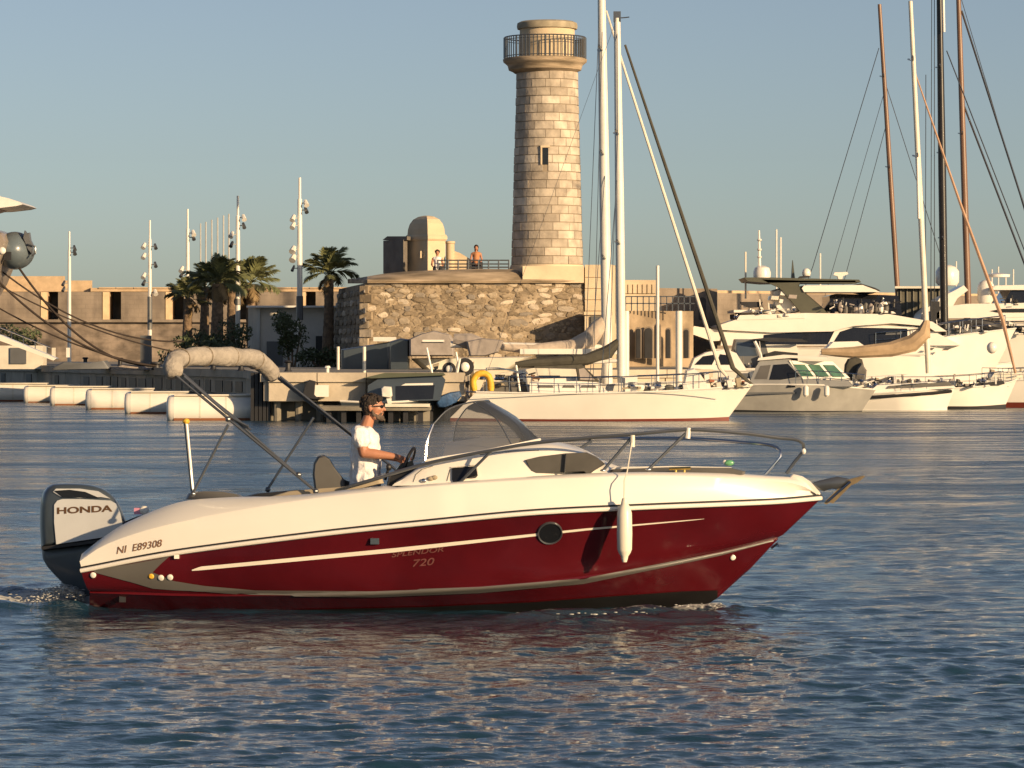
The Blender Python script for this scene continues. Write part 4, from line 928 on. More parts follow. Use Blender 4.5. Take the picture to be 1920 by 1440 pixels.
# grey and white cabin cruiser
Y4 = 136.
mc = thing('cabin_cruiser', 'grey cabin cruiser with green-tinted windscreen panes and two white fenders', 'motorboat', (X(1500, Y4), Y4, 0))
h4 = hull(mc, [(1377, 722), (1450, 721), (1540, 722), (1600, 727), (1641, 731)], [(1366, 770), (1480, 772), (1560, 772), (1616, 772)], Y4, 2.6, mat('shaded_grey_hull', (.34, .33, .30), .4, var=.1), M_dark, .82, boot_h=.05, full=.35)  # shade on this side put into the grey of hull and cabin
plate(mc, 'hull_stripe', M_grey, [(1380, 736), (1500, 735), (1500, 738), (1380, 739)], Y4, 1.26, 0, 0)
Zc = Z(724, Y4)
MB().slab([(1405, 724), (1418, 690), (1428, 674), (1483, 673), (1507, 711), (1560, 713), (1590, 714), (1600, 724)], Y4, 1.12, .22, Zc).build('cabin', mat('shaded_cabin_grey', (.27, .27, .26), .4), mc, smooth=False)
MB().slab([(1422, 676), (1424, 671), (1470, 665), (1550, 669), (1556, 674), (1484, 671)], Y4, 1.0, .0, Zc).build('roof', M_gel, mc, smooth=False)
plate(mc, 'side_window', M_black, [(1448, 712), (1455, 684), (1482, 682), (1506, 706), (1470, 712)], Y4, 1.12, .22, Zc)
plate(mc, 'side_window', M_hgrey, [(1420, 711), (1431, 686), (1450, 684), (1444, 711)], Y4, 1.12, .22, Zc)
M_gglass = mat('green_glass', (.07, .15, .11), .08, var=.25, vs=2)
MB().prism([P(1484, 676, Y4 - .95), P(1560, 678, Y4 + .2), P(1592, 709, Y4 + .3), P(1508, 711, Y4 - 1.0)], (0, .08, 0)).build('windscreen_frame', M_gel, mc, smooth=False)
for a in (0.03, .36, .69):
    f_ = lambda u, v: P(1484 + 76 * u + (24 + 8 * u) * v, 676 + 2 * u + (35 - 2 * u) * v, Y4 - 1.0 + u * 1.17 - .03 * v)
    MB().prism([f_(a + .02, .2), f_(a + .27, .2), f_(a + .27, .85), f_(a + .02, .85)], (0, .03, 0)).build('windscreen_pane', M_gglass, mc, smooth=False)
plate(mc, 'hull_window', M_black, [(1482, 727), (1484, 721), (1496, 720), (1498, 726)], Y4, 1.27, .0, 0)
rail(mc, h4, .45, .95, 6, .55)
for px in (1511, 1550): single(MB().tube([P(px, 744, Y4 - 1.5), P(px, 741, Y4 - 1.5), P(px, 726, Y4 - 1.5), P(px, 723, Y4 - 1.5)], [.05, .11, .11, .05], 10), 'boat_fender', M_gel, 'white fender hanging on the side of the grey cabin cruiser, the %s of its two' % ('left' if px == 1511 else 'right'), 'fender')
MB().tube([P(1428, 674, Y4), P(1424, 640, Y4)], .012, 4).build('antenna', M_gel, mc)
MB().slab([(1378, 722), (1384, 700), (1404, 700), (1408, 722)], Y4, .9, .1).build('cockpit_screen', M_grey, mc, smooth=False)
yawed(mc, R(-6))
# motorboat behind with dark windows (1340..1520, 590-720)
Y5 = 146.
m5 = thing('motorboat', 'white motorboat with a dark side window and arched frame, behind the grey cabin cruiser', 'motorboat', (X(1420, Y5), Y5, 0))
hull(m5, [(1300, 694), (1400, 696), (1500, 698), (1560, 700)], [(1310, 760), (1420, 762), (1530, 760)], Y5, 2.8, M_gel, M_dark, .85, deck=M_white)
MB().slab([(1290, 696), (1300, 672), (1325, 660), (1360, 655), (1378, 662), (1395, 690), (1395, 697)], Y5, 1.1, .2).build('cabin', M_gel, m5, smooth=False)
plate(m5, 'side_window', M_black, [(1302, 684), (1318, 668), (1345, 664), (1335, 684)], Y5, 1.1, .2, Z(697, Y5))
plate(m5, 'side_window', M_black, [(1342, 684), (1350, 664), (1366, 666), (1372, 684)], Y5, 1.1, .2, Z(697, Y5))
MB().slab([(1366, 690), (1378, 636), (1430, 636), (1445, 690)], Y5 + 1.2, 1.0, .1).build('wheelhouse', M_grey, m5, smooth=False)
plate(m5, 'side_window', mat('blue_window', (.05, .07, .10), .1), [(1380, 668), (1382, 642), (1412, 641), (1420, 667)], Y5 + 1.2, 1.0, .1, Z(690, Y5))
MB().tube(spl([P(1415, 640, Y5 - .6), P(1425, 662, Y5 - .6), P(1432, 700, Y5 - .6)], 8), .07, 6).build('arch_frame', M_alu, m5)
MB().slab([(1410, 636), (1440, 633), (1500, 636), (1512, 641), (1440, 641)], Y5 + .6, 1.0).build('canopy', M_dark, m5, smooth=False)
MB().slab([(1430, 690), (1432, 648), (1490, 646), (1496, 660), (1450, 676), (1460, 692)], Y5 + 1.0, .7).build('seat_cushions', M_gel, m5)
MB().slab([(1433, 664), (1452, 658), (1494, 662), (1494, 690), (1436, 690)], Y5 + .2, .5).build('console', M_dark, m5)
# open boat
Y6 = 139.
m6 = thing('open_boat', 'low white open boat with a dark rubbing band, right of the grey cabin cruiser', 'motorboat', (X(1690, Y6), Y6, 0))
h6 = hull(m6, [(1585, 741), (1650, 737), (1730, 732), (1790, 727)], [(1604, 768), (1700, 768), (1776, 766)], Y6, 2.2, M_gel, M_gel, .8, boot_h=.04)
MB().tube([h6(t) + Vector((0, -.01, -.12)) for t in (0, .3, .6, .8, .97)], .075, 6).build('rubbing_band', M_dark, m6)
MB().slab([(1622, 737), (1640, 722), (1740, 716), (1780, 720), (1788, 727)], Y6, .9, .1).build('foredeck', M_gel, m6)
MB().slab([(1660, 728), (1665, 723), (1775, 716), (1785, 722)], Y6 - .4, .55, 0).build('dark_coaming', M_uph, m6)
rail(m6, h6, .5, .95, 4, .3, r=.014)
# white hulls
m7 = thing('sailboat', 'white sailboat with a tan sail cover and a slim cream mast', 'sailboat', (X(1810, 142), 142, 0))
h7 = hull(m7, [(1560, 728), (1700, 729), (1800, 727), (1880, 719), (1906, 712)], [(1600, 763), (1770, 764), (1830, 764), (1886, 761)], 142, 3.0, M_gel, M_dark, .8, boot_h=.07)
MB().slab([(1600, 728), (1610, 708), (1700, 702), (1770, 706), (1810, 726)], 142, .9, .15).build('cabin', M_gel, m7, smooth=False)
for a in (1628, 1662, 1700): plate(m7, 'cabin_window', M_uph, [(a, 718), (a + 2, 712), (a + 24, 711), (a + 26, 717)], 142, .9, .15, Z(728, 142))
mast(m7, 1741, 700, 1707, 2, 142, .12, M_cream, spread=(.58, .84), spw=.8)
mast(m7, 1723, 410, 1720, 290, 141.8, .07, M_gel, 'mast_track')
MB().tube([P(1540, 660, 142), P(1600, 661, 142), P(1670, 655, 142), P(1710, 644, 142), P(1732, 625, 142), P(1738, 600, 142)], [.14, .24, .31, .36, .32, .12], 9).build('sail_cover', M_tcanvas, m7)
MB().tube([P(1536, 666, 142), P(1740, 664, 142)], .07, 6).build('boom', M_alu, m7)
MB().slab([(1540, 660), (1560, 641), (1605, 640), (1630, 657)], 143, .8, .1).build('dinghy', M_gel, m7)
rail(m7, h7, .3, .95, 7, .5, r=.014)
MB().tube([P(1904, 700, 142), P(1880, 600, 142), P(1800, 380, 142), P(1717, 140, 142)], [.05, .09, .06, .03], 6).build('furled_foresail', mat('peach_canvas', (.45, .28, .18), .8), m7)
MB().ball(P(1860, 652, 141), (.22, .22, .24), 14, 10).build('ball_fender', M_gel, m7)
MB().pillow([(1582, 708), (1584, 684), (1590, 673), (1604, 669), (1616, 674), (1620, 690), (1617, 712), (1600, 714)], .35, to(141.2), .2).build('dark_bundle', M_dcanvas, m7); MB().pillow([(1600, 712), (1606, 690), (1614, 680), (1624, 694), (1622, 714)], .4, to(140.9), .2).build('dark_bundle', M_uph, m7)
MB().slab([(1752, 730), (1800, 722), (1880, 714), (1882, 720), (1800, 730)], 141.4, .3).build('furled_tarpaulin', M_dark, m7)
m8 = thing('sailboat', 'white sailboat hull cut by the right edge of the picture', 'sailboat', (X(1930, 146), 146, 0))
h8 = hull(m8, [(1840, 712), (1920, 712), (2040, 700)], [(1850, 757), (1930, 757), (2020, 755)], 146, 2.8, M_gel, M_boot, .85, boot_h=.08)
MB().slab([(1850, 712), (1860, 698), (1990, 694), (2000, 712)], 146, .9, .1).build('cabin', M_cream, m8, smooth=False)
rail(m8, h8, .05, .6, 5, .5, r=.014)
clutter(m7, 1600, 1890, 712, 726, 141.2, 60, [M_gel, M_alu, M_uph, M_tan, M_cream, M_gcanvas, M_dark], 31)
clutter(m6, 1600, 1780, 718, 736, Y6 - .2, 26, [M_gel, M_alu, M_uph, M_gcanvas], 32)
clutter(mc, 1560, 1640, 716, 729, Y4, 10, [M_gel, M_alu, M_uph], 33)
clutter(m5, 1300, 1500, 680, 696, Y5 - .6, 36, [M_gel, M_alu, M_uph, M_dark, M_dark, M_grey], 34)
clutter(m8, 1850, 1925, 696, 712, 145.4, 14, [M_gel, M_alu, M_tan, M_dark], 35)
# large motor yacht
Y9 = 172.
my = thing('motor_yacht', 'large white motor yacht with a dark olive radar arch, dark saloon window and white radomes', 'yacht', (X(1530, Y9), Y9, 0))
h9 = hull(my, [(1330, 656), (1450, 654), (1600, 652), (1700, 645), (1770, 632), (1850, 622), (1905, 616)], [(1350, 748), (1600, 750), (1800, 748), (1840, 746)], Y9, 6.0, M_gel, M_dark, .85, full=.5)
plate(my, 'hull_crease', M_hgrey, [(1640, 664), (1745, 661), (1745, 662.5), (1640, 666)], Y9, 3.02, 0, 0)
for a in (1668, 1700, 1735, 1765): plate(my, 'hull_window', M_hgrey, [(a, 657), (a + 8, 652), (a + 18, 652), (a + 12, 657)], Y9, 3.02, 0, 0)
Zs = Z(640, Y9)
MB().slab([(1345, 648), (1350, 622), (1420, 612), (1600, 610), (1700, 612), (1745, 625), (1790, 648)], Y9, 2.7, .1, Zs).build('main_saloon', M_gel, my, smooth=False)
plate(my, 'saloon_window', M_black, [(1560, 646), (1575, 622), (1600, 614), (1701, 616), (1702, 640), (1640, 650)], Y9, 2.7, .1, Zs)
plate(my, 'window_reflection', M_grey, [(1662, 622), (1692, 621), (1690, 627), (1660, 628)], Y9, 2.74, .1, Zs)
plate(my, 'saloon_window', M_black, [(1430, 646), (1432, 628), (1500, 622), (1565, 620), (1552, 646)], Y9, 2.7, .1, Zs)
# aft overhang deck, with pointed end
MB().slab([(1337, 612), (1345, 619), (1440, 624), (1550, 622), (1590, 612), (1660, 607), (1725, 612), (1740, 622), (1762, 622), (1735, 604), (1655, 590), (1500, 588), (1470, 596), (1374, 600), (1338, 612)][:-1], Y9, 2.9, 0).build('flybridge_side', M_gel, my, smooth=False)
MB().slab([(1290, 626), (1296, 612), (1345, 620), (1440, 632), (1330, 640)], Y9, 2.6, 0).build('aft_deck', M_gel, my, smooth=False)
MB().slab([(1374, 601), (1380, 592), (1500, 588), (1500, 598)], Y9, 2.94).build('aft_band', M_gel, my, smooth=False)
bxpx(MB(), 1376, 1445, 581, 586, Y9 - 2.6, 5.2).build('upper_rail', M_gel, my, smooth=False)
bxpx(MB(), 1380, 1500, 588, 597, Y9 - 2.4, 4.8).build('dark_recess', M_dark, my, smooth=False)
M_arch = mat('olive_arch_paint', (.085, .085, .06), .35, var=.06)
for sg in (-1, 1):
    pts = [(1428, 524), (1440, 530), (1462, 540), (1480, 560), (1505, 590), (1520, 598), (1567, 604), (1545, 580), (1510, 550), (1497, 536), (1500, 530), (1605, 532), (1604, 526), (1500, 526)]
    MB().prism([P(a, b_, Y9 + sg * 2.3) for a, b_ in pts], (0, sg * -.35, 0)).build('radar_arch', M_arch, my, smooth=False)
MB().slab([(1390, 522), (1396, 529), (1430, 532), (1500, 531), (1606, 531), (1602, 526), (1440, 522)], Y9, 2.3).build('hard_top', M_arch, my, smooth=False)
MB().slab([(1496, 542), (1500, 537), (1608, 536), (1632, 545), (1640, 549), (1500, 549)], Y9, 2.4).build('hard_top_lining', M_gel, my, smooth=False)
MB().slab([(1606, 533), (1632, 541), (1642, 546), (1628, 552), (1600, 548)], Y9, 2.2).build('hard_top_visor', M_dark, my, smooth=False)
MB().slab([(1548, 556), (1560, 552), (1640, 554), (1676, 556), (1682, 590), (1665, 594), (1552, 590)], Y9 + .4, 2.2, .2).build('helm_screen', M_black, my, smooth=False)
q = random.Random(9)
for i in range(16):
    px, py = q.uniform(1430, 1492), q.uniform(545, 586); w = q.uniform(8, 20)
    if py < 520 + (px - 1420) * .9 - 20: continue
    MB().pillow([(px, py + 8), (px + 2, py), (px + w, py + 1), (px + w - 2, py + 9)], .4, to(Y9 - q.uniform(.4, 2.0)), .15).build('lounge_cushion', q.choice([M_gel, M_gel, M_cream, M_gcanvas]), my)
MB().pillow([(1445, 545), (1462, 540), (1490, 568), (1497, 585), (1470, 590), (1452, 578)], .8, to(Y9 - 1.0), .1).build('covered_tender', M_gel, my)
for i in range(10):
    px = 1576 + i * 9.5; MB().ball(P(px, 580 + q.uniform(-4, 4), Y9 - 2.0), (.14, .14, .28), 8, 6).build('helm_seat', q.choice([M_uph, M_dark, M_gcanvas, M_gel]), my)
MB().lathe([(.1, Z(528, Y9)), (.42, Z(522, Y9)), (.44, Z(512, Y9)), (.36, Z(503, Y9)), (.15, Z(499, Y9))], (X(1426, Y9), Y9 - 1, 0), 16).build('radome', M_gel, my)
MB().tube([P(1424, 500, Y9 - 1), P(1423, 432, Y9 - 1)], [.09, .05], 6).build('light_mast', M_gel, my)
for py in (450, 468, 482): MB().ball(P(1424, py, Y9 - 1), (.12, .12, .08), 8, 6).build('navigation_light', M_alu, my)
MB().tube([P(1398, 560, Y9), P(1398, 472, Y9)], .05, 5).build('antenna', M_cream, my)
MB().tube([P(1487, 526, Y9), P(1486, 488, Y9)], [.12, .02], 5).build('shark_fin_antenna', M_arch, my)
MB().ball(P(1512, 512, Y9 - .5), (.22, .22, .24), 12, 8).build('radome', M_gel, my)
MB().slab([(1495, 522), (1500, 518), (1516, 517), (1520, 520)], Y9 - .5, .2).build('radome_bracket', M_dark, my)
MB().slab([(1562, 516), (1564, 511), (1588, 510), (1590, 514), (1580, 518), (1578, 526), (1572, 526), (1570, 518)], Y9 - .4, .2).build('radar_scanner', M_gel, my)
MB().slab([(1388, 566), (1390, 571), (1405, 577), (1425, 576), (1430, 566)], Y9 - 2.2, .3).build('dark_rib', M_dark, my)
rail(my, h9, .55, .97, 8, .7, r=.025)
for i, (px, a, b_, w_) in enumerate(((1456, 425, 600, 'tallest'), (1464, 440, 600, 'second tallest'), (1538, 470, 600, 'shortest'))):
    o = MB().tube([P(px, 640, 250), P(px, a + 5, 250)], .07, 5).build('distant_mast', M_alu); o['label'] = 'faint distant mast behind the large motor yacht, the %s of three' % w_; o['category'] = 'mast'; o['group'] = 'faint distant masts'
for px, yt, w_ in ((1793, 490, 'first'), (1860, 505, 'second'), (1872, 500, 'third'), (1886, 515, 'fourth'), (1900, 505, 'fifth')):
    o = MB().tube([P(px, 640, 250), P(px, yt, 250)], .06, 5).build('distant_mast', M_alu); o['label'] = 'faint distant mast above the yacht at the right edge, %s from the left' % w_; o['category'] = 'mast'; o['group'] = 'faint distant masts at right'
# far right yacht
YA = 186.
ya = thing('motor_yacht', 'white motor yacht at the right edge with two large white radomes', 'yacht', (X(1880, YA), YA, 0))
hA = hull(ya, [(1740, 626), (1850, 628), (2000, 625), (2200, 618)], [(1750, 742), (1900, 742), (2150, 740)], YA, 6.0, M_gel, M_dark, .85)
for prof, hf, tp, nm, m_ in (([(1790, 628), (1800, 612), (1870, 606), (2150, 602), (2150, 628)], 2.6, .1, 'main_deck', M_gel), ([(1745, 588), (1760, 576), (1800, 571), (2100, 566), (2100, 590), (1850, 597), (1745, 598)], 2.7, .0, 'upper_deck', M_gel),
                             ([(1862, 604), (1862, 596), (2100, 593), (2100, 604)], 2.66, 0, 'side_band', M_gel), ([(1870, 571), (1885, 545), (2080, 540), (2080, 566)], 2.2, .1, 'bridge', M_black), ([(1848, 545), (1855, 537), (2080, 532), (2080, 545)], 2.4, 0, 'bridge_roof', M_gel)):
    MB().slab(prof, YA, hf, tp).build(nm, m_, ya, smooth=False)
plate(ya, 'side_window', M_black, [(1856, 583), (1880, 579), (2080, 577), (2080, 585), (1870, 586)], YA, 2.72, 0, 0)
plate(ya, 'side_window', M_black, [(1876, 624), (1872, 611), (2080, 608), (2080, 626)], YA, 2.62, .05, Z(628, YA))
MB().slab([(1745, 576), (1755, 560), (1788, 543), (1800, 536), (1808, 545), (1788, 560), (1780, 574)], YA, 1.6).build('radar_arch', M_gel, ya, smooth=False)
MB().slab([(1716, 602), (1722, 588), (1740, 572), (1744, 590), (1744, 604)], YA, 1.5).build('aft_wing', M_gel, ya, smooth=False)
for px, w, y0, y1 in ((1771, 22, 498, 536), (1843, 16, 526, 570)):
    k_ = YA / F; MB().lathe([(w * .8 * k_, Z(y1, YA)), (w * k_, Z(y1 - 6, YA)), (w * k_, Z(y0 + 12, YA)), (w * .75 * k_, Z(y0 + 4, YA)), (w * .3 * k_, Z(y0, YA))], (X(px, YA), YA - 1.2, 0), 20).build('radome', M_gel, ya)
MB().lathe([(.6, Z(520, YA)), (.62, Z(515, YA)), (.2, Z(512, YA))], (X(1870, YA), YA - .5, 0), 14).build('radar_dome', M_gel, ya)
bxpx(MB(), 1745, 1762, 565, 602, YA - 2.7, .3).build('dark_door', M_dark, ya, smooth=False)
rail(ya, hA, .02, .5, 9, .7, r=.025)
rb = thing('inflatable_tender', 'black inflatable tender lying on the yacht deck at right', 'dinghy', P(1830, 622, YA - 3.2))
for sg in (-1, 1): MB().tube(spl([P(1782, 610, YA - 3.4 + sg * .6), P(1830, 606, YA - 3.4 + sg * .6), P(1862, 612, YA - 3.4 + sg * .5), P(1874, 614, YA - 3.4)], 14), .26, 9).build('tube', M_dark, rb)
MB().slab([(1790, 622), (1795, 614), (1860, 616), (1866, 624)], YA - 3.4, .5).build('hull', M_grey, rb)
MB().slab([(1806, 606), (1808, 596), (1818, 596), (1822, 606)], YA - 3.4, .25).build('console', M_dark, rb)
# wooden and black masts with their stays; hulls lie behind the yachts
def tallboat(px0, py0, px1, py1, Y, r, m_, label, spread, sheer, wl, stays, m_h=M_gel):
    t = thing('sailboat', label, 'sailboat', (X(px0, Y), Y, 0)); hull(t, sheer, wl, Y, 3.4, m_h, M_dark, .85)
    mast(t, px0, py0, px1, py1, Y, r, m_, spread=spread, spw=.9)
    for a, b_, r_ in stays: wire(t, P(*a, Y), P(*b_, Y), r_)
    return t
M_blackm = mat('black_carbon', (.02, .017, .016), .3, var=.2)
tallboat(1692, 690, 1649, 8, 196., .15, M_wood, 'sailboat with the leftmost varnished wooden mast, behind the large motor yacht', (.55, .8), [(1560, 676), (1700, 672), (1800, 664)], [(1580, 740), (1700, 742), (1780, 740)], [((1524, 500), (1648, 90), .022), ((1522, 640), (1656, 180), .015), ((1552, 640), (1660, 240), .018), ((1470, 640), (1524, 500), .022), ((1770, 500), (1655, 140), .02)])
tallboat(1819, 690, 1796, -40, 200., .19, M_wood, 'sailboat with the rightmost varnished wooden mast, behind the black mast', (.6,), [(1700, 676), (1850, 672), (1960, 664)], [(1720, 740), (1850, 742), (1940, 740)], [((1925, 402), (1803, 20), .06), ((1925, 505), (1808, 200), .06), ((1970, 560), (1803, 0), .02)])
tb_ = tallboat(1772, 690, 1761, -40, 179.3, .21, M_blackm, 'sailboat with the thick black mast at right', (.33, .55, .77), [(1700, 690), (1800, 688), (1900, 680)], [(1715, 752), (1800, 753), (1885, 751)], [((1745, 700), (1747, -20), .02), ((1752, 700), (1752, -20), .02), ((1925, 480), (1775, 95), .03), ((1735, 690), (1736, 140), .02)])
mast(tb_, 1770, 60, 1768, -40, 178.9, .07, M_gel, 'mast_track')

clutter(my, 1376, 1500, 575, 600, Y9 - 2.4, 30, [M_gel, M_alu, M_uph, M_dark, M_cream], 41)
clutter(my, 1548, 1680, 566, 592, Y9 - 2.3, 34, [M_uph, M_dark, M_gcanvas, M_gel], 42)
clutter(my, 1690, 1860, 612, 628, Y9 - 1.5, 26, [M_gel, M_alu, M_uph, M_dark], 43)
clutter(ya, 1750, 1925, 606, 628, YA - 2.8, 40, [M_uph, M_alu, M_dark, M_gel, M_dark], 44)
clutter(ya, 1860, 1925, 560, 575, YA - 2.4, 10, [M_uph, M_alu, M_dark], 45)
# ---------------------------------------------------------------- the motorboat in front
YAW = R(8); Yc0 = 33.0
bn = Vector((math.sin(YAW), math.cos(YAW), 0)); bd = Vector((math.cos(YAW), -math.sin(YAW), 0)); Cc = Vector((0, Yc0, 0)); EYE = Vector((0, 0, CAMZ))
def B(px, py, v):        # point at lateral offset v (negative = near side) from the boat's middle line
    ray = Vector(((px - 960) / F, 1, -(py - HZ) / F)); t = (v + Cc.dot(bn)) / ray.dot(bn); return EYE + ray * t
def Mi(p, k=.035):       # mirror to the far side; the boat heels slightly away
    v = (Vector((p.x, p.y, 0)) - Cc).dot(bn); return Vector((p.x, p.y, p.z)) - bn * (2 * v) + Vector((0, 0, 2 * v * k))
boat = thing('motorboat', 'dark red and cream cabin motorboat with grey outboard and folded beige sunshade', 'motorboat', Vector((-.5, 33.07, 0)))
N = 70
def L_(pts): return spl([B(*p) for p in pts], N)
keel = spl([B(168, 1150, -.02) + Vector((0, 0, -.36)), B(600, 1150, -.02) + Vector((0, 0, -.36)), B(1000, 1150, 0) + Vector((0, 0, -.3)), B(1250, 1165, 0), B(1335, 1128, 0), B(1355, 1108, 0)], N)
chine = L_([(168, 1112, -1.08), (400, 1118, -1.10), (700, 1113, -1.08), (1000, 1095, -.93), (1200, 1068, -.62), (1350, 1038, -.28), (1458, 1012, -.02)])
sheer = L_([(152, 1070, -1.20), (330, 1037, -1.24), (600, 1002, -1.26), (800, 981, -1.25), (1000, 962, -1.16), (1200, 952, -.92), (1350, 946, -.62), (1460, 941, -.3), (1540, 934, -.02)])
rows = [keel]
rows.append([a.lerp(b, .5) - Vector((0, 0, .03)) - bn * .03 for a, b in zip(keel, chine)]); rows.append([a.lerp(b, .93) for a, b in zip(keel, chine)]); rows.append(chine)
# small spray-rail step, then flared topside
rows.append([c + Vector((0, 0, .02)) - bn * (-.012) for c in chine])
for f in (.12, .3, .5, .7, .86, 1):
    rr = []
    for i, (a, b) in enumerate(zip(chine, sheer)):
        t = i / (N - 1); fl = (.17 * max(0, t - .25) * (1 - t) * 3.2 - .03) * math.sin(math.pi * f); rr.append(a.lerp(b, f) + bn * fl)
    rows.append(rr)
m = MB().grid(rows); m.grid([[Mi(p) for p in r] for r in rows])
tr = [r[0] for r in rows]; m.grid([tr, [p.lerp(Mi(p), .5) for p in tr], [Mi(p) for p in tr]])
m.build('hull', M_red, boat, ang=50)
near = MB().grid(rows); bvh = BVHTree.FromPolygons([tuple(v) for v in near.v], near.f)
def onhull(px, py, off=.004):
    ray = Vector(((px - 960) / F, 1, -(py - HZ) / F)).normalized(); h = bvh.ray_cast(EYE, ray)
    if h[0] is None: return B(px, py, -1.2)
    n = h[1]; n = n if n.dot(ray) < 0 else -n
    return h[0] + n * off
def ribbon(pts, off=.007, step=6):
    """pts: (px, top, bottom)"""
    x0, x1 = pts[0][0], pts[-1][0]; n = max(2, int((x1 - x0) / step)); a, b, c = [], [], []
    for i in range(n + 1):
        x = x0 + (x1 - x0) * i / n; t, u = interp(pts, x, 1), interp(pts, x, 2)
        a.append([onhull(x, t + (u - t) * k / 6, off) for k in range(7)])
    return MB().grid(a)
ribbon([(177, 1068, 1073), (246, 1057, 1091), (287, 1049.5, 1103)]).build('grey_stripe', M_hgrey, boat, ang=180)
ribbon([(287, 1049.5, 1072), (302, 1047, 1057), (317, 1043, 1044)]).build('grey_stripe', M_hgrey, boat, ang=180)
ribbon([(287, 1073, 1103), (326, 1089, 1106), (384, 1098, 1108.5), (475, 1106, 1116), (700, 1108, 1119), (900, 1101, 1111), (1093, 1085, 1094), (1240, 1057, 1064), (1350, 1036, 1041), (1450, 1012, 1014)]).build('grey_stripe', M_hgrey, boat, ang=180)
def hitrow(x, y):
    ray = lambda q: Vector(((x - 960) / F, 1, -(q - HZ) / F)).normalized()
    while bvh.ray_cast(EYE, ray(y))[0] is None and y > 1000: y -= 1.5
    return y
shade_band = [(540, 1143, 1170), (800, 1137, 1168), (1000, 1128, 1164), (1150, 1117, 1160), (1280, 1108, 1150), (1345, 1106, 1130)]
cols_ = []
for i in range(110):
    x = 540 + (1345 - 540) * i / 109; t, u = interp(shade_band, x, 1), hitrow(x, interp(shade_band, x, 2)); t = min(t, u - .5)
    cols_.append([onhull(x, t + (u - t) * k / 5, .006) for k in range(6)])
MB().grid(cols_).build('bottom_shade', mat('black_bottom_shade', (.008, .007, .007), .5), boat, ang=180)  # black band paints in the shade under the hull
M_pin = mat('cream_pinstripe', (.80, .74, .62), .35, var=.03)
ribbon([(360, 1068, 1070), (376, 1062, 1069), (440, 1056, 1063), (732, 1028, 1036), (1003, 1000, 1005), (1100, 990, 994), (1300, 973.5, 975), (1320, 972, 972.5)], .006).build('pinstripe', M_pin, boat, ang=180)
# darker mould line below the sheer
MB().tube([a.lerp(b, .88) - bn * .006 for a, b in zip(chine, sheer)][4:-4], .006, 5)
# rub rail and groove
MB().tube([p - bn * .015 for p in sheer], .021, 8).build('rub_rail', M_gel, boat)
gr = [p + Vector((0, 0, .03)) - bn * .004 for p in sheer]
MB().tube(gr, .009, 6).build('rail_groove', M_dark, boat)
MB().tube([Mi(p - bn * .015) for p in sheer], .021, 8).build('rub_rail', M_gel, boat)
# white topsides
w0 = [p + Vector((0, 0, .036)) for p in sheer]
G = L_([(150, 1050, -1.19), (200, 1018, -1.20), (300, 985, -1.23), (450, 955, -1.22), (600, 932, -1.20), (760, 915, -1.18), (900, 904, -1.12), (1050, 896, -1.0), (1200, 891, -.84), (1350, 894, -.56), (1450, 899, -.33), (1500, 907, -.18), (1538, 926, -.03)])
H = L_([(156, 1042, -1.08), (200, 1003, -1.02), (245, 976, -.98), (330, 943, -.95), (400, 934, -.95), (480, 931, -.94), (560, 932, -.94), (610, 929, -.98), (760, 913, -.98), (900, 901, -.95), (1050, 890, -.86), (1200, 885, -.70), (1350, 887, -.44), (1440, 892, -.22), (1495, 897, -.1), (1532, 917, -.02)])
mid = []
for i, (a, b) in enumerate(zip(w0, G)):
    t = i / (N - 1); mid.append(a.lerp(b, .5) + bn * (.02 if t > .5 else -.01))
crease = [g - bn * .012 - Vector((0, 0, .012)) for g in G]
top1 = [a.lerp(b, .5) + Vector((0, 0, .035 if i < 30 else .012)) for i, (a, b) in enumerate(zip(G, H))]
rw = [w0, mid, crease, G, top1, H]
m = MB().grid(rw); m.grid([[Mi(p) for p in r] for r in rw])
tr = [r[0] for r in rw]; m.grid([tr, [Mi(p) for p in tr]])
m.build('topsides', M_gel, boat, ang=42)
# decks: aft platform, cockpit well, foredeck
def idx(px): return min(range(N), key=lambda i: abs(H[i].x - B(px, 930, -.95).x))
ia, ib = idx(345), idx(745)
def deck(i0, i1, name, camber=.03):
    near_ = H[i0:i1 + 1]; far = [Mi(p) for p in near_]
    return MB().grid([near_, [a.lerp(b, .25) + Vector((0, 0, camber * .75)) for a, b in zip(near_, far)], [a.lerp(b, .5) + Vector((0, 0, camber)) for a, b in zip(near_, far)], [a.lerp(b, .75) + Vector((0, 0, camber * .75)) for a, b in zip(near_, far)], far]).build(name, M_gel, boat, ang=50)
deck(0, ia, 'aft_deck', .0); deck(ib, N - 1, 'foredeck', .0)
FLZ = .34
wl = [Vector((p.x + bn.x * .06, p.y + bn.y * .06, FLZ)) for p in H[ia:ib + 1]]; wf = [Vector((Mi(p).x, Mi(p).y, FLZ)) for p in H[ia:ib + 1]]
m = MB().grid([H[ia:ib + 1], wl, wf, [Mi(p) for p in H[ia:ib + 1]]]); m.grid([[H[ia], Mi(H[ia])], [wl[0], wf[0]]]); m.build('cockpit_well', M_gel, boat, ang=30)
# transom well wall behind the engine stays open: dark splash well
MB().prism([B(240, 1000, -.45), B(330, 950, -.45), B(330, 1060, -.45), B(200, 1060, -.45)], bn * .9).build('engine_well', M_gel, boat, smooth=False)
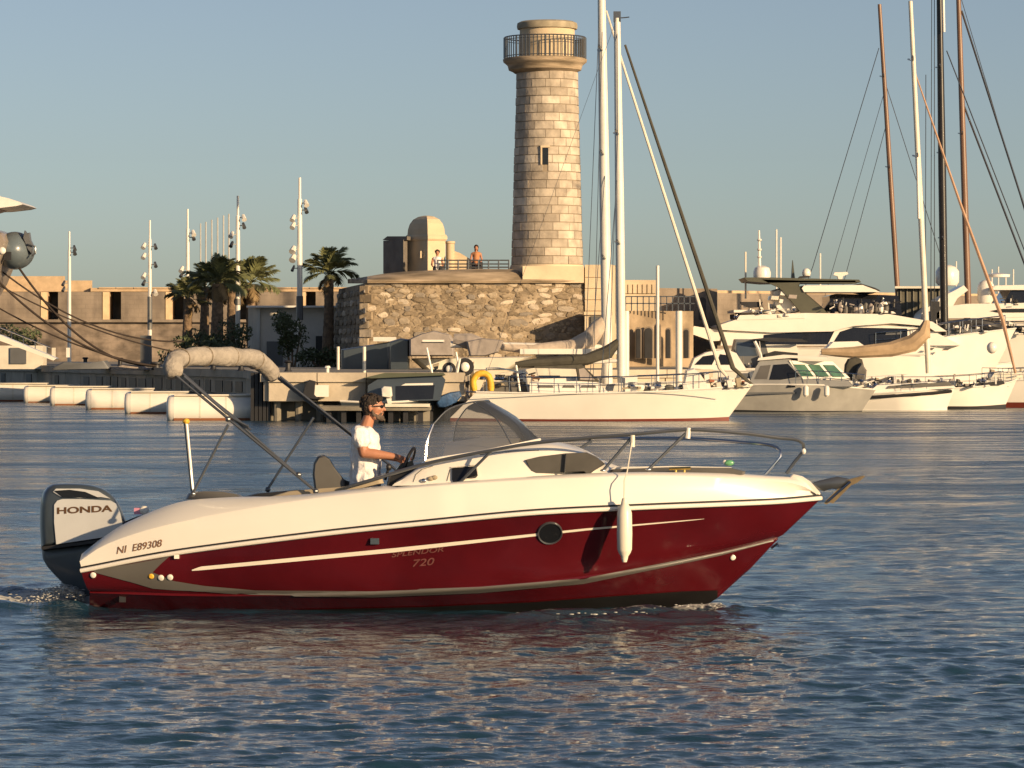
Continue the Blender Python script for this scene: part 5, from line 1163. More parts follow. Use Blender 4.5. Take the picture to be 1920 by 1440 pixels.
# cockpit cushions and coamings
bp = lambda px, py, v: B(px, py, v)
def bpill(name, prof, v0, half, m_, inset=.12, ang=60): return MB().pillow(prof, half, lambda a, b, v: B(a, b, v0 + v), inset).build(name, m_, boat, ang=ang)
bpill('aft_cushion', [(345, 937), (352, 925), (380, 920), (420, 921), (450, 927), (460, 934)], -.3, .55, M_hgrey)
bpill('aft_cushion', [(440, 936), (480, 925), (560, 918), (590, 921), (592, 934)], -.2, .6, M_dark)
bpill('side_cushion', [(500, 933), (540, 921), (600, 916), (640, 913), (680, 905), (716, 893), (720, 906), (660, 921), (600, 932)], -.80, .1, M_tan, .1)
bpill('helm_seat', [(590, 922), (586, 890), (588, 868), (596, 855), (608, 853), (618, 860), (630, 880), (648, 902), (650, 918)], .0, .42, M_uph, .12)
bpill('seat_piping', [(614, 920), (612, 890), (604, 862), (612, 857), (626, 880), (640, 897), (660, 905), (662, 918)], .0, .34, M_dark, .1)
bpill('seat_base', [(655, 925), (655, 902), (712, 896), (712, 915)], -.15, .3, M_dark, .1)
# console and wheel
bpill('console', [(722, 925), (728, 895), (742, 880), (775, 872), (800, 866), (800, 915)], -.25, .5, M_dark, .1)
bpill('console_screen', [(740, 882), (752, 868), (776, 862), (776, 876)], -.3, .35, M_black, .1)
wc = B(764, 872, -.50); ax = (bd * -.93 + Vector((0, 0, .36))).normalized(); u_ = bn; v_ = ax.cross(u_).normalized()
MB().tube([wc + (u_ * math.cos(a) + v_ * math.sin(a)) * .17 for a in np.linspace(0, 2 * math.pi, 33)], .016, 8).build('steering_wheel', M_dark, boat)
for k in range(3):
    a = 2 * math.pi * k / 3 + .5; MB().tube([wc - ax * .02, wc + (u_ * math.cos(a) + v_ * math.sin(a)) * .17], .01, 6).build('wheel_spoke', M_steel, boat)
MB().tube([wc - ax * .03, wc - ax * .2], .025, 8).build('steering_column', M_dark, boat)
MB().tube([B(722, 900, -.6), B(728, 880, -.6)], .015, 6).build('throttle_lever', M_dark, boat)
MB().ball(B(729, 876, -.6), (.028, .028, .035), 8, 6).build('throttle_knob', M_dark, boat)
# cabin trunk
def T_(pts): return spl([B(*p) for p in pts], 40)
base = T_([(735, 911, -.92), (800, 909, -.90), (900, 902, -.88), (1000, 893, -.80), (1080, 889, -.66), (1140, 888, -.42), (1185, 886, -.1)])
edge = T_([(742, 905, -.86), (775, 884, -.82), (800, 868, -.80), (860, 856, -.78), (940, 845, -.72), (1010, 838, -.62), (1050, 840, -.50), (1090, 851, -.36), (1120, 866, -.2), (1160, 880, -.08)])
crown = T_([(748, 900, 0), (778, 880, 0), (805, 862, 0), (860, 848, 0), (940, 835, 0), (1010, 826, 0), (1045, 832, 0), (1085, 846, 0), (1120, 862, 0), (1165, 882, 0)])
sh = [a.lerp(b, .8) - bn * .02 for a, b in zip(base, edge)]
q1 = [a.lerp(b, .35) + Vector((0, 0, .02)) for a, b in zip(edge, crown)]
rw = [base, sh, edge, q1, crown]; m = MB().grid(rw); m.grid([[Mi(p, .02) for p in r] for r in rw])
m.build('cabin_trunk', M_gel, boat, ang=40)
tm = MB().grid(rw[:3]); bv2 = BVHTree.FromPolygons([tuple(v) for v in tm.v], tm.f)
def ontrunk(px, py, off=.006):
    ray = Vector(((px - 960) / F, 1, -(py - HZ) / F)).normalized(); h = bv2.ray_cast(EYE, ray)
    if h[0] is None: return B(px, py, -.9)
    n = h[1]; n = n if n.dot(ray) < 0 else -n; return h[0] + n * off
def decal(pts, name, m_, f=ontrunk, off=.006, th=.012):
    vs = [f(a, b, off) for a, b in pts]; return MB().prism(vs, -bn * th).build(name, m_, boat, smooth=False)
decal([(848, 878), (893, 874), (896, 892), (893, 896), (872, 898), (853, 909), (848, 900)], 'cabin_window', M_black)
MB().tube([ontrunk(a, b, .012) for a, b in ((846, 877), (894, 872), (897, 893), (872, 899))], .006, 5).build('window_trim', M_alu, boat)
bpill('fore_window_cover', [(984, 862), (1010, 856), (1060, 850), (1100, 848), (1118, 856), (1135, 870), (1112, 884), (1104, 891), (1096, 884), (995, 888)], -.42, .36, mat('mesh_cover', (.085, .08, .07), .8, var=.12, vs=6), .03)
MB().tube([B(1061, 851, -.80), B(1058, 886, -.80)], .010, 5).build('cover_seam', M_dark, boat)
bpill('sun_pad', [(1140, 889), (1145, 880), (1250, 876), (1370, 877), (1398, 884), (1396, 890)], -.1, .34, M_uph, .04)
bpill('sun_pad_edge', [(1140, 882), (1150, 876), (1260, 873.5), (1372, 876), (1372, 880), (1145, 883)], .05, .38, M_gel, .02)
# hatch outline lines on the trunk side, vents and small fittings
for pts in ([(775, 904), (780, 890), (792, 880), (812, 874)], [(838, 902), (844, 880)], [(900, 853), (960, 846), (1010, 845)]):
    MB().tube([ontrunk(a, b, .003) for a, b in pts], .004, 4).build('trunk_seam', M_hgrey, boat)
for px, py in ((795, 902), (808, 898), (815, 896)): MB().ball(ontrunk(px, py, .01), (.03, .02, .022), 8, 6).build('deck_fitting', M_tan if px > 800 else M_steel, boat)
# windscreen
M_scr = glass('smoked_screen', (.78, .78, .79), .24, .14, (.19, .20, .21))
R0 = spl([B(797, 864, -.84), B(830, 858, -.83), B(900, 847, -.72), (B(975, 832, -.45)), B(1012, 824, 0)], 16)
R1 = spl([B(801, 826, -.80), B(828, 800, -.74), B(890, 784, -.60), B(948, 785, -.36), B(972, 789, 0)], 16)
R2 = spl([B(812, 796, -.72), B(840, 768, -.60), B(875, 756, -.42), B(902, 752, -.22), B(918, 753, 0)], 16)
rows_ = [[Vector(p) for p in spl([R0[i], R1[i], R2[i]], 7)] for i in range(16)]
rows_ = [list(r) for r in zip(*rows_)]
wsc = MB().grid(rows_); wsc.grid([[Mi(p, 0) for p in r] for r in rows_]); wsc.build('windscreen', M_scr, boat, ang=60)
fr = [r[0] for r in rows_]
MB().tube(fr, [.014] * 7, 8).build('windscreen_frame', M_steel, boat); MB().tube([Mi(p, 0) for p in fr], .006, 8).build('windscreen_frame', M_steel, boat)
MB().tube(R2, .008, 7).tube([Mi(p, 0) for p in R2], .007, 7).build('windscreen_top_frame', M_dsteel, boat)
MB().tube(R0, .013, 7).tube([Mi(p, 0) for p in R0], .013, 7).build('windscreen_base', M_gel, boat)
MB().tube([rows_[k][9] for k in range(7)], .006, 6).build('windscreen_mullion', M_dsteel, boat)
MB().tube([Mi(rows_[k][9], 0) for k in range(7)], .006, 6).build('windscreen_mullion', M_dsteel, boat)
# dashboard hood inside the screen
MB().grid([[B(830, 862, -.6), B(900, 850, -.55), B(970, 838, -.35)], [B(836, 830, 0), B(905, 820, 0), B(975, 822, 0)], [Mi(B(830, 862, -.6)), Mi(B(900, 850, -.55)), Mi(B(970, 838, -.35))]]).build('dashboard', M_cream, boat)
# handrails and bow rail
railn = spl([B(655, 912, -1.0), B(720, 893, -1.0), B(785, 873, -1.0), B(850, 858, -.99), B(930, 843, -.96), B(1000, 831, -.92), B(1090, 822, -.86), B(1180, 815, -.78), B(1290, 806, -.62), B(1390, 812, -.42), B(1460, 821, -.24), B(1492, 824, -.12), B(1506, 832, -.06), B(1507, 844, -.04), B(1490, 866, -.04), B(1474, 888, -.05)], 70)
MB().tube(railn, .0165, 8).build('bow_rail', M_dsteel, boat)
railf = spl([B(1010, 829, .70), B(1090, 824, .74), B(1180, 822, .72), B(1290, 822, .60), B(1390, 829, .38), B(1440, 834, .26), B(1460, 842, .2), B(1465, 853, .18), B(1452, 870, .16), B(1434, 890, .14)], 50)
MB().tube(railf, .015, 8).build('bow_rail', M_steel, boat)
for a, b in (((922, 845, -.96), (862, 905, -.93)), ((1183, 822, -.78), (1131, 882, -.82)), ((1286, 812, -.62), (1216, 880, -.70)), ((840, 862, .8), (815, 895, .8)), ((1110, 826, .72), (1075, 850, .7))):
    MB().tube([B(*a), B(*b)], .014, 7).build('rail_stanchion', M_dsteel, boat)
    MB().ball(B(*b), (.03, .03, .012), 8, 5).build('stanchion_foot', M_steel, boat)
MB().tube([B(1291, 802, -.62), B(1289, 822, -.62)], [.022, .026], 8).build('rail_clip', M_gel, boat)
MB().ball(B(1507, 846, -.05), (.022, .022, .03), 8, 6).build('rail_fitting', M_gel, boat)
# cleats, light, anchor
def cleat(px, py, v, m_):
    MB().tube([B(px - 20, py - 2, v), B(px + 20, py - 3, v)], [.016, .016], 7).tube([B(px - 8, py + 6, v), B(px - 8, py - 2, v)], .012, 6).tube([B(px + 8, py + 6, v), B(px + 8, py - 2, v)], .012, 6).build('cleat', m_, boat)
cleat(1275, 881, -.55, mat('brass', (.7, .5, .15), .25, metal=1))
MB().ball(B(1367, 868, .2), (.05, .04, .03), 8, 6).build('navigation_light', mat('green_lens', (.15, .4, .2), .2), boat)
MB().ball(B(1359, 866, .2), (.02, .02, .02), 8, 6).build('light_housing', M_gel, boat)
bpill('bow_cap', [(1478, 896), (1486, 888), (1505, 893), (1520, 903), (1537, 922), (1532, 928), (1500, 908)], 0, .1, M_gel, .1)
bpill('anchor_shank', [(1518, 906), (1535, 901), (1552, 897), (1570, 893), (1590, 897), (1600, 902), (1590, 912), (1575, 918), (1560, 916), (1545, 921), (1532, 917)], 0, .07, M_dsteel, .12)
MB().prism([B(1545, 944, -.07), B(1549, 938, -.07), B(1588, 900, -.07), B(1618, 892, -.07), B(1622, 894, -.07), B(1606, 906, -.07), B(1596, 910, -.07), B(1562, 944, -.07), B(1556, 942, -.07), B(1550, 946, -.07)], bn * .12).build('anchor_fluke', mat('rusty_galvanised', (.28, .21, .12), .5, metal=.5, var=.2, vs=8), boat, smooth=False)
MB().tube([B(1595, 903, -.08), B(1552, 941, -.08)], .010, 6).build('anchor_stock', M_steel, boat)
# hull fittings
def disc(px, py, r, name, m_, th=.012, off=0):
    c = onhull(px, py, off); n = (onhull(px, py, .1) - onhull(px, py, 0)).normalized()
    a = n.cross(Vector((0, 0, 1))).normalized(); b = a.cross(n)
    r *= c.y / F
    ring = lambda rr, d: [c + n * d + (a * math.cos(t) + b * math.sin(t)) * rr for t in np.linspace(0, 2 * math.pi, 25)[:-1]]
    return c, n, a, b, r, ring
for px, py, r in ((175, 1078, 5.5), (284, 1080, 5.2), (302, 1083, 5.8), (319, 1082, 5.8), (1374, 1045, 5.2)):
    c, n, a, b, r, ring = disc(px, py, r, '', None); MB().loft([ring(r, 0), ring(r, .012), ring(r * .7, .018), ring(.3 * r, .018)]).build('skin_fitting', M_yellow if px == 284 else M_gel, boat)
c, n, a, b, r, ring = disc(1031, 999, 24, '', None)
pf = MB().loft([ring(r, -.01), ring(r, .014), ring(r * .95, .022), ring(r * .87, .018), ring(r * .85, .002)], False).build('porthole', M_dsteel, boat)
MB().loft([ring(r * .87, .012), ring(r * .3, .013)]).build('porthole_glass', M_black, pf)
for px, py, s in ((332, 1042, 1), (813, 979, 1)): MB().box(onhull(px, py, .012), (.045, .03, .05)).build('rail_plug', M_gel, boat)
MB().box(onhull(703, 1014, .01), (.08, .03, .055)).build('side_vent', M_cowl, boat); MB().box(onhull(230, 1120, .006), (.06, .02, .08)).build('scupper', M_dark, boat)
MB().tube([B(1408, 1056, 0) + Vector((.09, -.03, 0)) for _ in (0,)] + [B(1440, 1030, -.05)], .01, 5)
MB().tube([B(1446, 1028, -.03), B(1458, 1019, -.03), B(1462, 1025, -.03)], .012, 5).build('bow_eye', M_steel, boat)
# lettering
def letters(txt, px, py, w, h, slope, m_, par, name, f, off, shear=0, bold=0, extrude=.001, sub=False):
    cu = bpy.data.curves.new(name, 'FONT'); cu.body = txt; cu.size = 1; cu.offset = bold
    o = bpy.data.objects.new(name, cu); COL.objects.link(o); me = evaluated(o); bpy.data.objects.remove(o)
    b = bmesh.new(); b.from_mesh(me); bmesh.ops.triangulate(b, faces=b.faces)
    xs = [v.co.x for v in b.verts]; ys = [v.co.y for v in b.verts]; x0, x1, y0, y1 = min(xs), max(xs), min(ys), max(ys)
    org = ORG[par.name]
    for v in b.verts:
        u, q = (v.co.x - x0) / (x1 - x0), (v.co.y - y0) / (y1 - y0)
        v.co = f(px + u * w + shear * q * h, py - q * h + slope * u * w, off) - org
    b.to_mesh(me); b.free(); me.materials.clear(); me.materials.append(m_)
    o = bpy.data.objects.new(name, me); COL.objects.link(o); o.parent = par; ORG[o.name] = org; return o
tw = MB().grid([w0, mid, crease, G, top1, H]); bv3 = BVHTree.FromPolygons([tuple(v) for v in tw.v], tw.f)
def ontop(px, py, off=.004):
    ray = Vector(((px - 960) / F, 1, -(py - HZ) / F)).normalized(); h = bv3.ray_cast(EYE, ray)
    if h[0] is None: return B(px, py, -1.25)
    n = h[1]; n = n if n.dot(ray) < 0 else -n; return h[0] + n * off
M_ink = mat('dark_lettering', (.10, .05, .02), .5, var=.05); M_ghost = mat('faded_lettering', (.15, .05, .045), .5, var=.2, vs=30)
letters('NI  E89308', 219, 1039, 84, 14, -.17, mat('brown_lettering', (.22, .12, .07), .5, var=.3, vs=20), boat, 'registration_number', ontop, .005, .15, .012)
letters('SPLENDOR', 734, 1045, 98, 10, -.115, M_ghost, boat, 'hull_name', onhull, .005, .3, .02)
letters('720', 772, 1063, 40, 14, -.1, M_ghost, boat, 'hull_name', onhull, .005, .3, .01)
letters('comet', 1454, 918, 32, 5, .03, M_hgrey, boat, 'bow_lettering', ontop, .004, .2) if False else None
# ---- outboard
eng = [(77, 1026), (75, 985), (76, 945), (80, 924), (90, 912), (104, 907), (150, 907), (182, 912), (206, 924), (222, 944), (232, 966), (240, 988), (240, 1004), (160, 1016)]
bE = lambda hv: (lambda a, b, v: B(a, b, v))
cow = MB().pillow(spl([(a, b, 0) for a, b in eng + [eng[0]]], 44)[:-1] and [(p.x, p.y) for p in spl([(a, b, 0) for a, b in eng + [eng[0]]], 44)[:-1]], .29, lambda a, b, v: B(a, b, v), .13).build('outboard_cowling', M_cowl, boat, ang=50)
lowp = [(78, 1030), (160, 1020), (238, 1008), (232, 1040), (200, 1060), (175, 1080), (168, 1110), (170, 1160), (150, 1165), (140, 1130), (124, 1100), (104, 1080), (88, 1062), (80, 1048)]
MB().pillow(lowp, .2, lambda a, b, v: B(a, b, v), .08).build('outboard_leg', mat('leg_grey', (.075, .09, .10), .35, var=.1, coat=.3), boat, ang=50)
MB().pillow([(77, 1025), (160, 1015), (240, 1003), (240, 1009), (160, 1021), (78, 1031)], .285, lambda a, b, v: B(a, b, v), .01).build('cowling_seam', M_dark, boat)
panel = [(104, 1022), (100, 980), (100, 946), (106, 938), (116, 935), (150, 935), (208, 938), (218, 944), (226, 962), (231, 984), (231, 1000), (190, 1009)]
MB().pillow(panel, .305, lambda a, b, v: B(a, b, v), .02).build('cowling_panel', M_silver, cow, ang=50)
MB().pillow([(104, 916), (150, 916), (185, 921), (208, 935), (190, 932), (150, 934), (112, 931), (98, 922)], .302, lambda a, b, v: B(a, b, v), .02).build('cowling_trim', M_silver, cow, ang=50)
MB().pillow([(100, 920), (130, 918), (160, 922), (188, 934), (150, 933), (116, 932)], .308, lambda a, b, v: B(a, b, v), .02).build('air_intake', M_black, cow)
letters('HONDA', 107, 964, 104, 12.5, -.045, M_ink, cow, 'lettering', lambda a, b, o: B(a, b, -.305 - o), .004, 0, .03)
MB().box(B(262, 958, -.2), (.1, .1, .06)).build('stern_fitting', mat('pink_plastic', (.55, .25, .35), .5), boat, smooth=False)
MB().ball(B(270, 957, -.22), (.05, .05, .045), 8, 6).build('stern_fitting', M_alu, boat)
MB().tube([B(232, 984, -.1), B(262, 972, -.1), B(300, 965, -.1)], .03, 6).build('control_cable', M_dark, boat)
# ---- folded sunshade: a hoop across the boat in a canvas sleeve, with its frame
hoop = spl([B(328, 706, -.98), B(324, 690, -.95), B(330, 676, -.86), B(352, 670, -.6), B(400, 668, -.15), B(450, 670, .3), B(478, 674, .62), B(498, 688, .86), B(512, 704, 1.0)], 48)
rr = [.090 + .005 * math.sin(i * .55) for i in range(48)]; rr[0] = .07; rr[-1] = .075
mb = MB(); q = random.Random(2)
cv = []
for p, r_ in zip(hoop, rr): cv.append(p)
mb.tube(cv, rr, 16)
for v in mb.v:
    pass
o = mb.build('sunshade_sleeve', M_canvas, boat, ang=180)
from mathutils import noise
for v in o.data.vertices: v.co += Vector((noise.noise(v.co * 9) * .006, noise.noise(v.co * 9 + Vector((5, 0, 0))) * .006, noise.noise(v.co * 5 + Vector((0, 7, 0))) * .008 + noise.noise(v.co * 26) * .004))
def bar(a, b, r=.0135, name='sunshade_frame', m_=M_dsteel): MB().tube([B(*a), B(*b)], r, 7).build(name, m_, boat)
bar((330, 704, -.98), (592, 921, -.98)); bar((342, 700, -.95), (430, 778, -.97)); bar((430, 778, -.97), (555, 888, -.97), .012)
bar((436, 784, -1.0), (466, 800, -1.0), .012); bar((350, 712, -.9), (470, 806, -.95), .011); bar((345, 706, -1.0), (425, 775, -1.0), .012)
bar((512, 702, .98), (780, 910, .95)); bar((525, 706, .95), (700, 846, .95), .012)
bar((588, 783, .95), (502, 917, .9), .013); bar((428, 796, -.98), (362, 924, -1.0), .013)
bar((348, 790, -.2), (362, 930, -.2), .022, 'stern_pole'); bar((350, 795, -.225), (358, 880, -.225), .014, 'stern_pole_sleeve', M_gel)
MB().ball(B(349, 790, -.2), (.035, .035, .03), 8, 6).build('stern_light', M_yellow, boat)
for p in ((592, 921, -.98), (362, 926, -1.0), (502, 918, .9), (428, 786, -.98), (560, 890, -.97)): MB().ball(B(*p), (.028, .028, .028), 8, 6).build('frame_joint', M_dsteel, boat)
for i in (7, 17, 27, 38):
    t_ = (hoop[i + 1] - hoop[i - 1]).normalized(); a_ = t_.cross(Vector((0, 0, 1))).normalized(); b__ = a_.cross(t_)
    MB().tube([hoop[i] + (a_ * math.cos(x) + b__ * math.sin(x)) * .095 for x in np.linspace(0, 2 * math.pi, 17)], .006, 5).build('sleeve_strap', mat('canvas_strap', (.22, .18, .13), .9), boat)
# fender hung from the bow rail
fd = thing('boat_fender', 'long cream fender hanging from the bow rail against the dark red hull', 'fender', onhull(1171, 1050, .12))
ft = onhull(1171, 955, .12); fy = ft.y - .03; fP = lambda a, b: P(a, b, fy)
MB().tube([fP(1171, y) for y in (934, 940, 945, 952, 962, 1000, 1030, 1037, 1043, 1048, 1054)], [.022, .03, .035, .055, .068, .072, .068, .055, .035, .03, .02], 18).build('body', mat('fender_vinyl', (.78, .72, .6), .35, var=.05), fd)
MB().tube([fP(1170, 938), B(1171, 900, -1.0) - bn * .02, B(1176, 884, -.95), B(1186, 822, -.79)], .006, 5).build('rope', M_cream, fd)
MB().tube([B(1186, 838, -.795), B(1186, 816, -.795)], .022, 8).build('rope_coil', M_cream, fd)
# ---------------------------------------------------------------- foam at stern and bow
M_foam = mat('foam', (.42, .42, .40), .6, var=.15, vs=8)
def foam(n, gen, label, s0, s1, seed):
    q = random.Random(seed); mb = MB()
    for _ in range(n):
        p = gen(q); s = q.uniform(s0, s1); mb.ball(p, (s * q.uniform(1.2, 2.8), s * q.uniform(1, 2), s * q.uniform(.35, .8)), 6, 4)
    o = mb.build('foam', M_foam, ang=180); o['label'] = label; o['category'] = 'foam'; o['kind'] = 'stuff'; return o
def wake_pt(q):
    x = 158 - abs(q.gauss(0, 60)); y = 33.15 + q.gauss(0, .22) - (158 - x) * .0035 * q.choice((-1, 1, .3))
    return Vector((X(x, y), y, .06 + .07 * math.exp(-((x - 120) / 35) ** 2) + q.uniform(-.03, .05)))
foam(1100, wake_pt, 'pale wake foam boiling behind the outboard', .003, .010, 1)
foam(70, lambda q: (lambda x: Vector((X(x, 32.4), 32.45 - .15 * (1340 - x) / 100 - abs(q.gauss(0, .12)), .035 + q.uniform(-.01, .04) * max(.3, 1 - (1340 - x) / 200))))(1352 - abs(q.gauss(0, 75))), 'small broken foam along the bow waterline', .004, .010, 2)
foam(20, lambda q: (lambda x: Vector((X(x, 31.6), 31.55 + q.uniform(-.1, .1), .03 + q.uniform(0, .015))))(q.uniform(960, 1230)), 'thin line of foam beside the hull', .005, .012, 3)
# ---------------------------------------------------------------- helmsman
M_skin = mat('tanned_skin', (.42, .19, .11), .5, var=.1, vs=6)
M_shirt = mat('white_tshirt', (.84, .81, .79), .85, var=.04, vs=6, bump=.9, bs=9)
M_hair = mat('dark_brown_hair', (.025, .016, .011), .7, var=.3, vs=20, bump=.8, bs=40)
M_beard = mat('greying_beard', (.14, .10, .075), .85, var=.3, vs=40, bump=.8, bs=60)
M_short = mat('dark_shorts', (.03, .035, .05), .9, var=.1)
vm = -.34
J = lambda px, py, dv=0: B(px, py, vm + dv)
foot = J(688, 900); man = thing('person', 'bearded man in sunglasses and white T-shirt at the wheel of the red motorboat', 'person', (foot.x, foot.y, FLZ))
b = Blob()
# torso, neck
hip = J(684, 908); b.cap(J(684, 893, -.07), J(684, 893, .07), .105, .105); b.cap(J(685, 893), J(686, 850), .112, .115); b.cap(J(686, 850, -.05), J(684, 826, -.06), .105, .11); b.cap(J(686, 850, .05), J(684, 826, .06), .105, .11)
b.cap(J(682, 820, -.13), J(682, 820, .13), .078, .078); b.cap(J(690, 830, -.05), J(690, 830, .05), .095, .095)
b.cap(J(684, 806), J(692, 783), .066, .056)
# legs down to the cockpit floor
def at_z(p, z): return Vector((p.x, p.y, z))
for sg in (-1, 1):
    h_ = J(684, 905, sg * .09); kn = at_z(h_, .80) + bd * (.05 * -sg); an = at_z(h_, .44) + bd * (.02 * -sg)
    b.chain([h_, kn], [.085, .06]); b.chain([kn, an], [.058, .04]); b.cap(an, an + bd * .16 - Vector((0, 0, .06)), .042, .032)
# arms: near arm on the wheel
sh_, el, wr = J(675, 812, -.21), J(682, 849, -.25), J(740, 856, -.22)
b.chain([sh_, el], [.062, .050]); b.chain([el, el.lerp(wr, .35), wr], [.049, .049, .030])
sh2, el2, wr2 = J(680, 812, .19), J(700, 850, .24), J(744, 860, .05)
b.chain([sh2, el2], [.058, .045]); b.chain([el2, wr2], [.044, .028])
# hands: palm, four curled fingers over the rim, thumb
def hand(wr, dirx, sgn):
    pal = wr + dirx * .055 + Vector((0, 0, -.004)); b.cap(wr + dirx * .01, pal + dirx * .02 - Vector((0, 0, .004)), .026, .027); b.cap(wr + dirx * .03 + bn * .014, pal + dirx * .018 + bn * .016, .021, .02)
    for i, L in enumerate((.032, .036, .034, .027)):
        s = pal + dirx * .022 + bn * (.026 - i * .0175) * sgn + Vector((0, 0, .004))
        k1_ = s + dirx * L * .9 - Vector((0, 0, .010)); k2_ = k1_ + dirx * .006 - Vector((0, 0, L * .8)); k3_ = k2_ - dirx * .018 - Vector((0, 0, .010))
        b.chain([s, k1_, k2_, k3_], [.0098, .0092, .0088, .0078], 8)
    t0 = pal - dirx * .012 - bn * .022 * sgn; t1 = t0 + dirx * .02 - bn * .010 * sgn - Vector((0, 0, .02)); t2 = t1 + dirx * .02 - Vector((0, 0, .018))
    b.chain([t0, t1, t2], [.0125, .011, .009], 8)
hand(wr, (J(752, 858, -.22) - wr).normalized(), 1); hand(wr2, (J(756, 864, .02) - wr2).normalized(), -1)
# head in profile, facing the bow
hc = J(699, 765)
def hd(dx, dz, dv=0): return hc + bd * dx + Vector((0, 0, dz)) + bn * dv
b.ball(hd(-.008, .035), (.098, .078, .092), 20, 14); b.ball(hd(.028, .0), (.072, .068, .088), 20, 14)
b.cap(hd(.03, -.075, -.035), hd(.062, -.088, 0), .032, .026); b.cap(hd(.03, -.075, .035), hd(.062, -.088, 0), .032, .026); b.cap(hd(-.02, -.055), hd(.04, -.07), .055, .045)
b.cap(hd(.082, .034, -.025), hd(.082, .034, .025), .017, .017)            # brow
b.chain([hd(.094, .018), hd(.116, -.016)], [.010, .0135], 8); b.ball(hd(.106, -.020), (.012, .017, .008), 8, 6)
for sg in (-1, 1): b.ball(hd(.066, -.012, sg * .036), (.026, .022, .02), 10, 8)
b.cap(hd(.093, -.045, -.016), hd(.093, -.045, .016), .0105, .0105, 8); b.cap(hd(.089, -.058, -.014), hd(.089, -.058, .014), .0105, .0105, 8); b.ball(hd(.08, -.088), (.024, .028, .02), 10, 8)
for sg in (-1, 1):      # ears
    b.ball(hd(-.012, .0, sg * .078), (.018, .010, .031), 10, 8); b.ball(hd(-.008, -.024, sg * .076), (.010, .008, .012), 8, 6)
body = b.fuse('body', M_skin, man, vox=.0062, sm=3)
# clothes
s = Blob()
s.cap(J(685, 898, -.08), J(685, 898, .08), .142, .142); s.cap(J(686, 893, -.03), J(686, 850, -.05), .148, .148); s.cap(J(686, 893, .03), J(686, 850, .05), .148, .148); s.cap(J(687, 850, -.06), J(685, 826, -.08), .142, .132); s.cap(J(687, 850, .06), J(685, 826, .08), .142, .132)
s.cap(J(682, 819, -.145), J(682, 819, .145), .086, .086); s.cap(J(686, 812, -.04), J(686, 812, .04), .075, .075)
s.cap(sh_, sh_.lerp(el, .42), .085, .088); s.cap(sh2, sh2.lerp(el2, .42), .085, .088)
s.cap(J(685, 896, -.08), J(685, 914, -.08), .148, .145); s.cap(J(685, 896, .08), J(685, 914, .08), .148, .145)
tee = s.fuse('t_shirt', M_shirt, man, vox=.011, sm=3, disp=.020, dscale=.075)
s = Blob(); s.cap(J(684, 922, -.08), J(684, 922, .08), .112, .112)
for sg in (-1, 1):
    h_ = J(684, 918, sg * .09); s.cap(h_, at_z(h_, .86) + bd * .04 * -sg, .108, .092)
s.fuse('shorts', M_short, man, vox=.012, sm=2)
h = Blob(); h.ball(hd(-.018, .048), (.100, .085, .088), 20, 14); h.ball(hd(-.046, .005), (.064, .079, .075), 18, 12); h.ball(hd(.042, .092), (.056, .058, .032), 14, 10); h.ball(hd(-.045, -.045), (.045, .06, .045), 12, 8)
for i in range(46):      # short wavy locks lying over the skull
    a = rnd.uniform(.1, 3.3); e = rnd.uniform(-.06, .06)
    p0 = hd(-.02 + .095 * math.cos(a), .045 + .088 * math.sin(a), e); p1 = hd(-.02 + .103 * math.cos(a + .28), .045 + .093 * math.sin(a + .28), e * 1.15)
    h.cap(p0, p1, .012, .007, 6)
h.fuse('hair', M_hair, man, vox=.0065, sm=1, disp=.007, dscale=.02)
bd_ = Blob()
for sg in (-1, 1):
    bd_.chain([hd(.0, -.02, sg * .066), hd(.02, -.062, sg * .058), hd(.058, -.088, sg * .034), hd(.084, -.092, 0)], [.010, .018, .025, .026]); bd_.cap(hd(.076, -.062, sg * .03), hd(.098, -.036, sg * .010), .012, .008)
bd_.cap(hd(.08, -.085), hd(.088, -.105), .026, .02); bd_.fuse('beard', M_beard, man, vox=.005, sm=1, disp=.004, dscale=.012)
# sunglasses
for sg in (-1, 1):
    MB().pillow([(0, 0), (.008, .013), (.03, .015), (.04, .006), (.036, -.012), (.016, -.017), (.003, -.010)], .004, lambda x, z, v, sg=sg: hd(.098 - x * .55, .014 + z, sg * (.010 + x) + v * 0) + bd * (v + .006), .1).build('sunglass_lens', M_black, man)
    MB().tube([hd(.088, .020, sg * .05), hd(.05, .018, sg * .072), hd(-.012, .012, sg * .082)], [.007, .006, .004], 6).build('sunglass_arm', M_dark, man)
MB().tube([hd(.104, .018, -.012), hd(.104, .018, .012)], .004, 6).build('sunglass_bridge', M_dark, man)

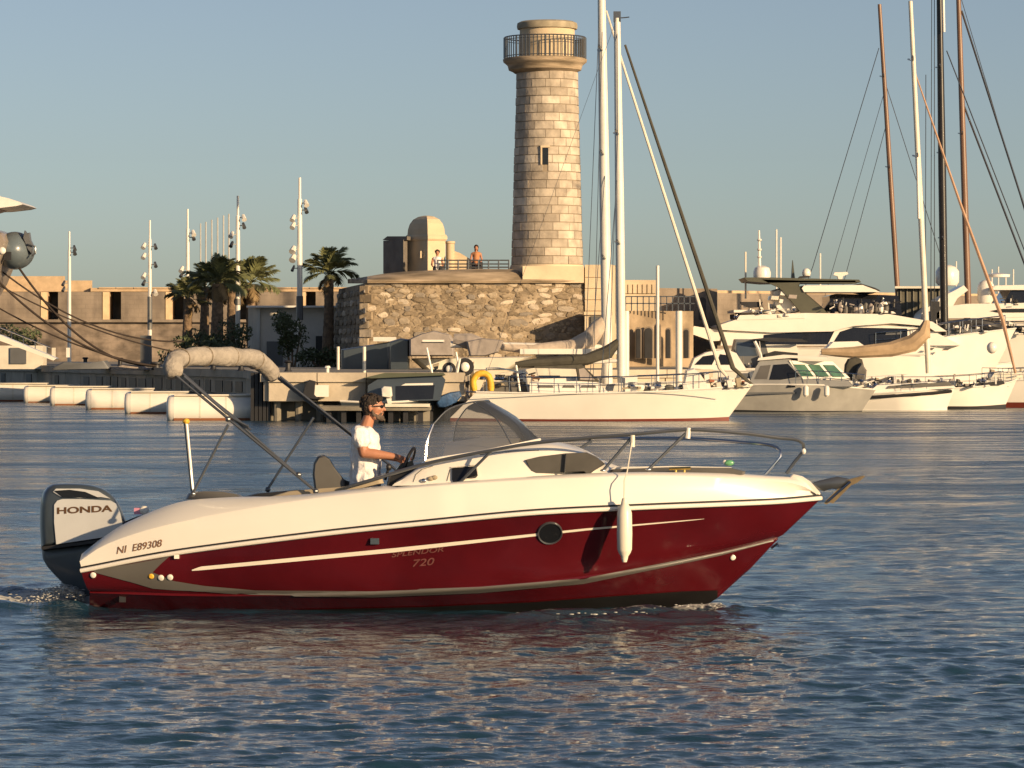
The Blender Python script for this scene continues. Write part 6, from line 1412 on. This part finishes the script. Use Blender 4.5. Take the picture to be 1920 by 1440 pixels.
# ---------------------------------------------------------------- two people on the bastion
def visitor(px, head_py, Y, top, hair, label, arms, hat=False, bare=False):
    p = P(px, head_py, Y); z0 = p.z - 1.62
    t = thing('person', label, 'person', (p.x, Y, z0)); v = lambda x, y, z: Vector((p.x + x, Y + y, z0 + z))
    b = Blob(); b.ball(v(0, 0, 1.62), (.085, .1, .12), 14, 10); b.cap(v(0, 0, 1.5), v(0, 0, 1.42), .055, .06); b.cap(v(-.13, 0, 1.36), v(.13, 0, 1.36), .08, .08); b.cap(v(0, 0, 1.3), v(0, 0, .95), .14, .13)
    for sg in (-1, 1):
        b.chain([v(sg * .19, 0, 1.36), v(sg * .25, -.02, 1.1), v(sg * .2, -.2, 1.0)], [.055, .045, .03]); b.chain([v(sg * .09, 0, .92), v(sg * .1, 0, .5), v(sg * .1, 0, .08)], [.09, .065, .045]); b.cap(v(sg * .1, 0, .05), v(sg * .1, -.16, .04), .04, .035)
    b.fuse('body', M_skin, t, vox=.022, sm=2)
    s = Blob(); s.cap(v(-.12, 0, 1.36), v(.12, 0, 1.36), .09, .09); s.cap(v(0, 0, 1.32), v(0, 0, .95), .155, .145); s.fuse('top', top, t, vox=.025, sm=2)
    s = Blob(); s.cap(v(-.07, 0, .95), v(.07, 0, .95), .13, .13)
    for sg in (-1, 1): s.cap(v(sg * .1, 0, .92), v(sg * .1, 0, .5), .11, .09)
    s.fuse('trousers', M_short, t, vox=.025, sm=2)
    s = Blob(); s.ball(v(0, .03, 1.66), (.11, .11, .12), 12, 8)
    if hat: s.cap(v(-.1, 0, 1.7), v(.1, 0, 1.7), .03, .03)
    else: s.ball(v(0, .03, 1.54), (.09, .07, .14), 10, 8)
    s.fuse('hair', hair, t, vox=.02, sm=1)
visitor(893, 465, 154.2, mat('orange_tan_top', (.45, .20, .09), .8), M_hair, 'person with long dark hair and an orange tan top leaning on the bastion railing', 0)
visitor(820, 474, 154.0, M_shirt, M_hair, 'person in a white top and dark hat beside the sentry box', 0, True)
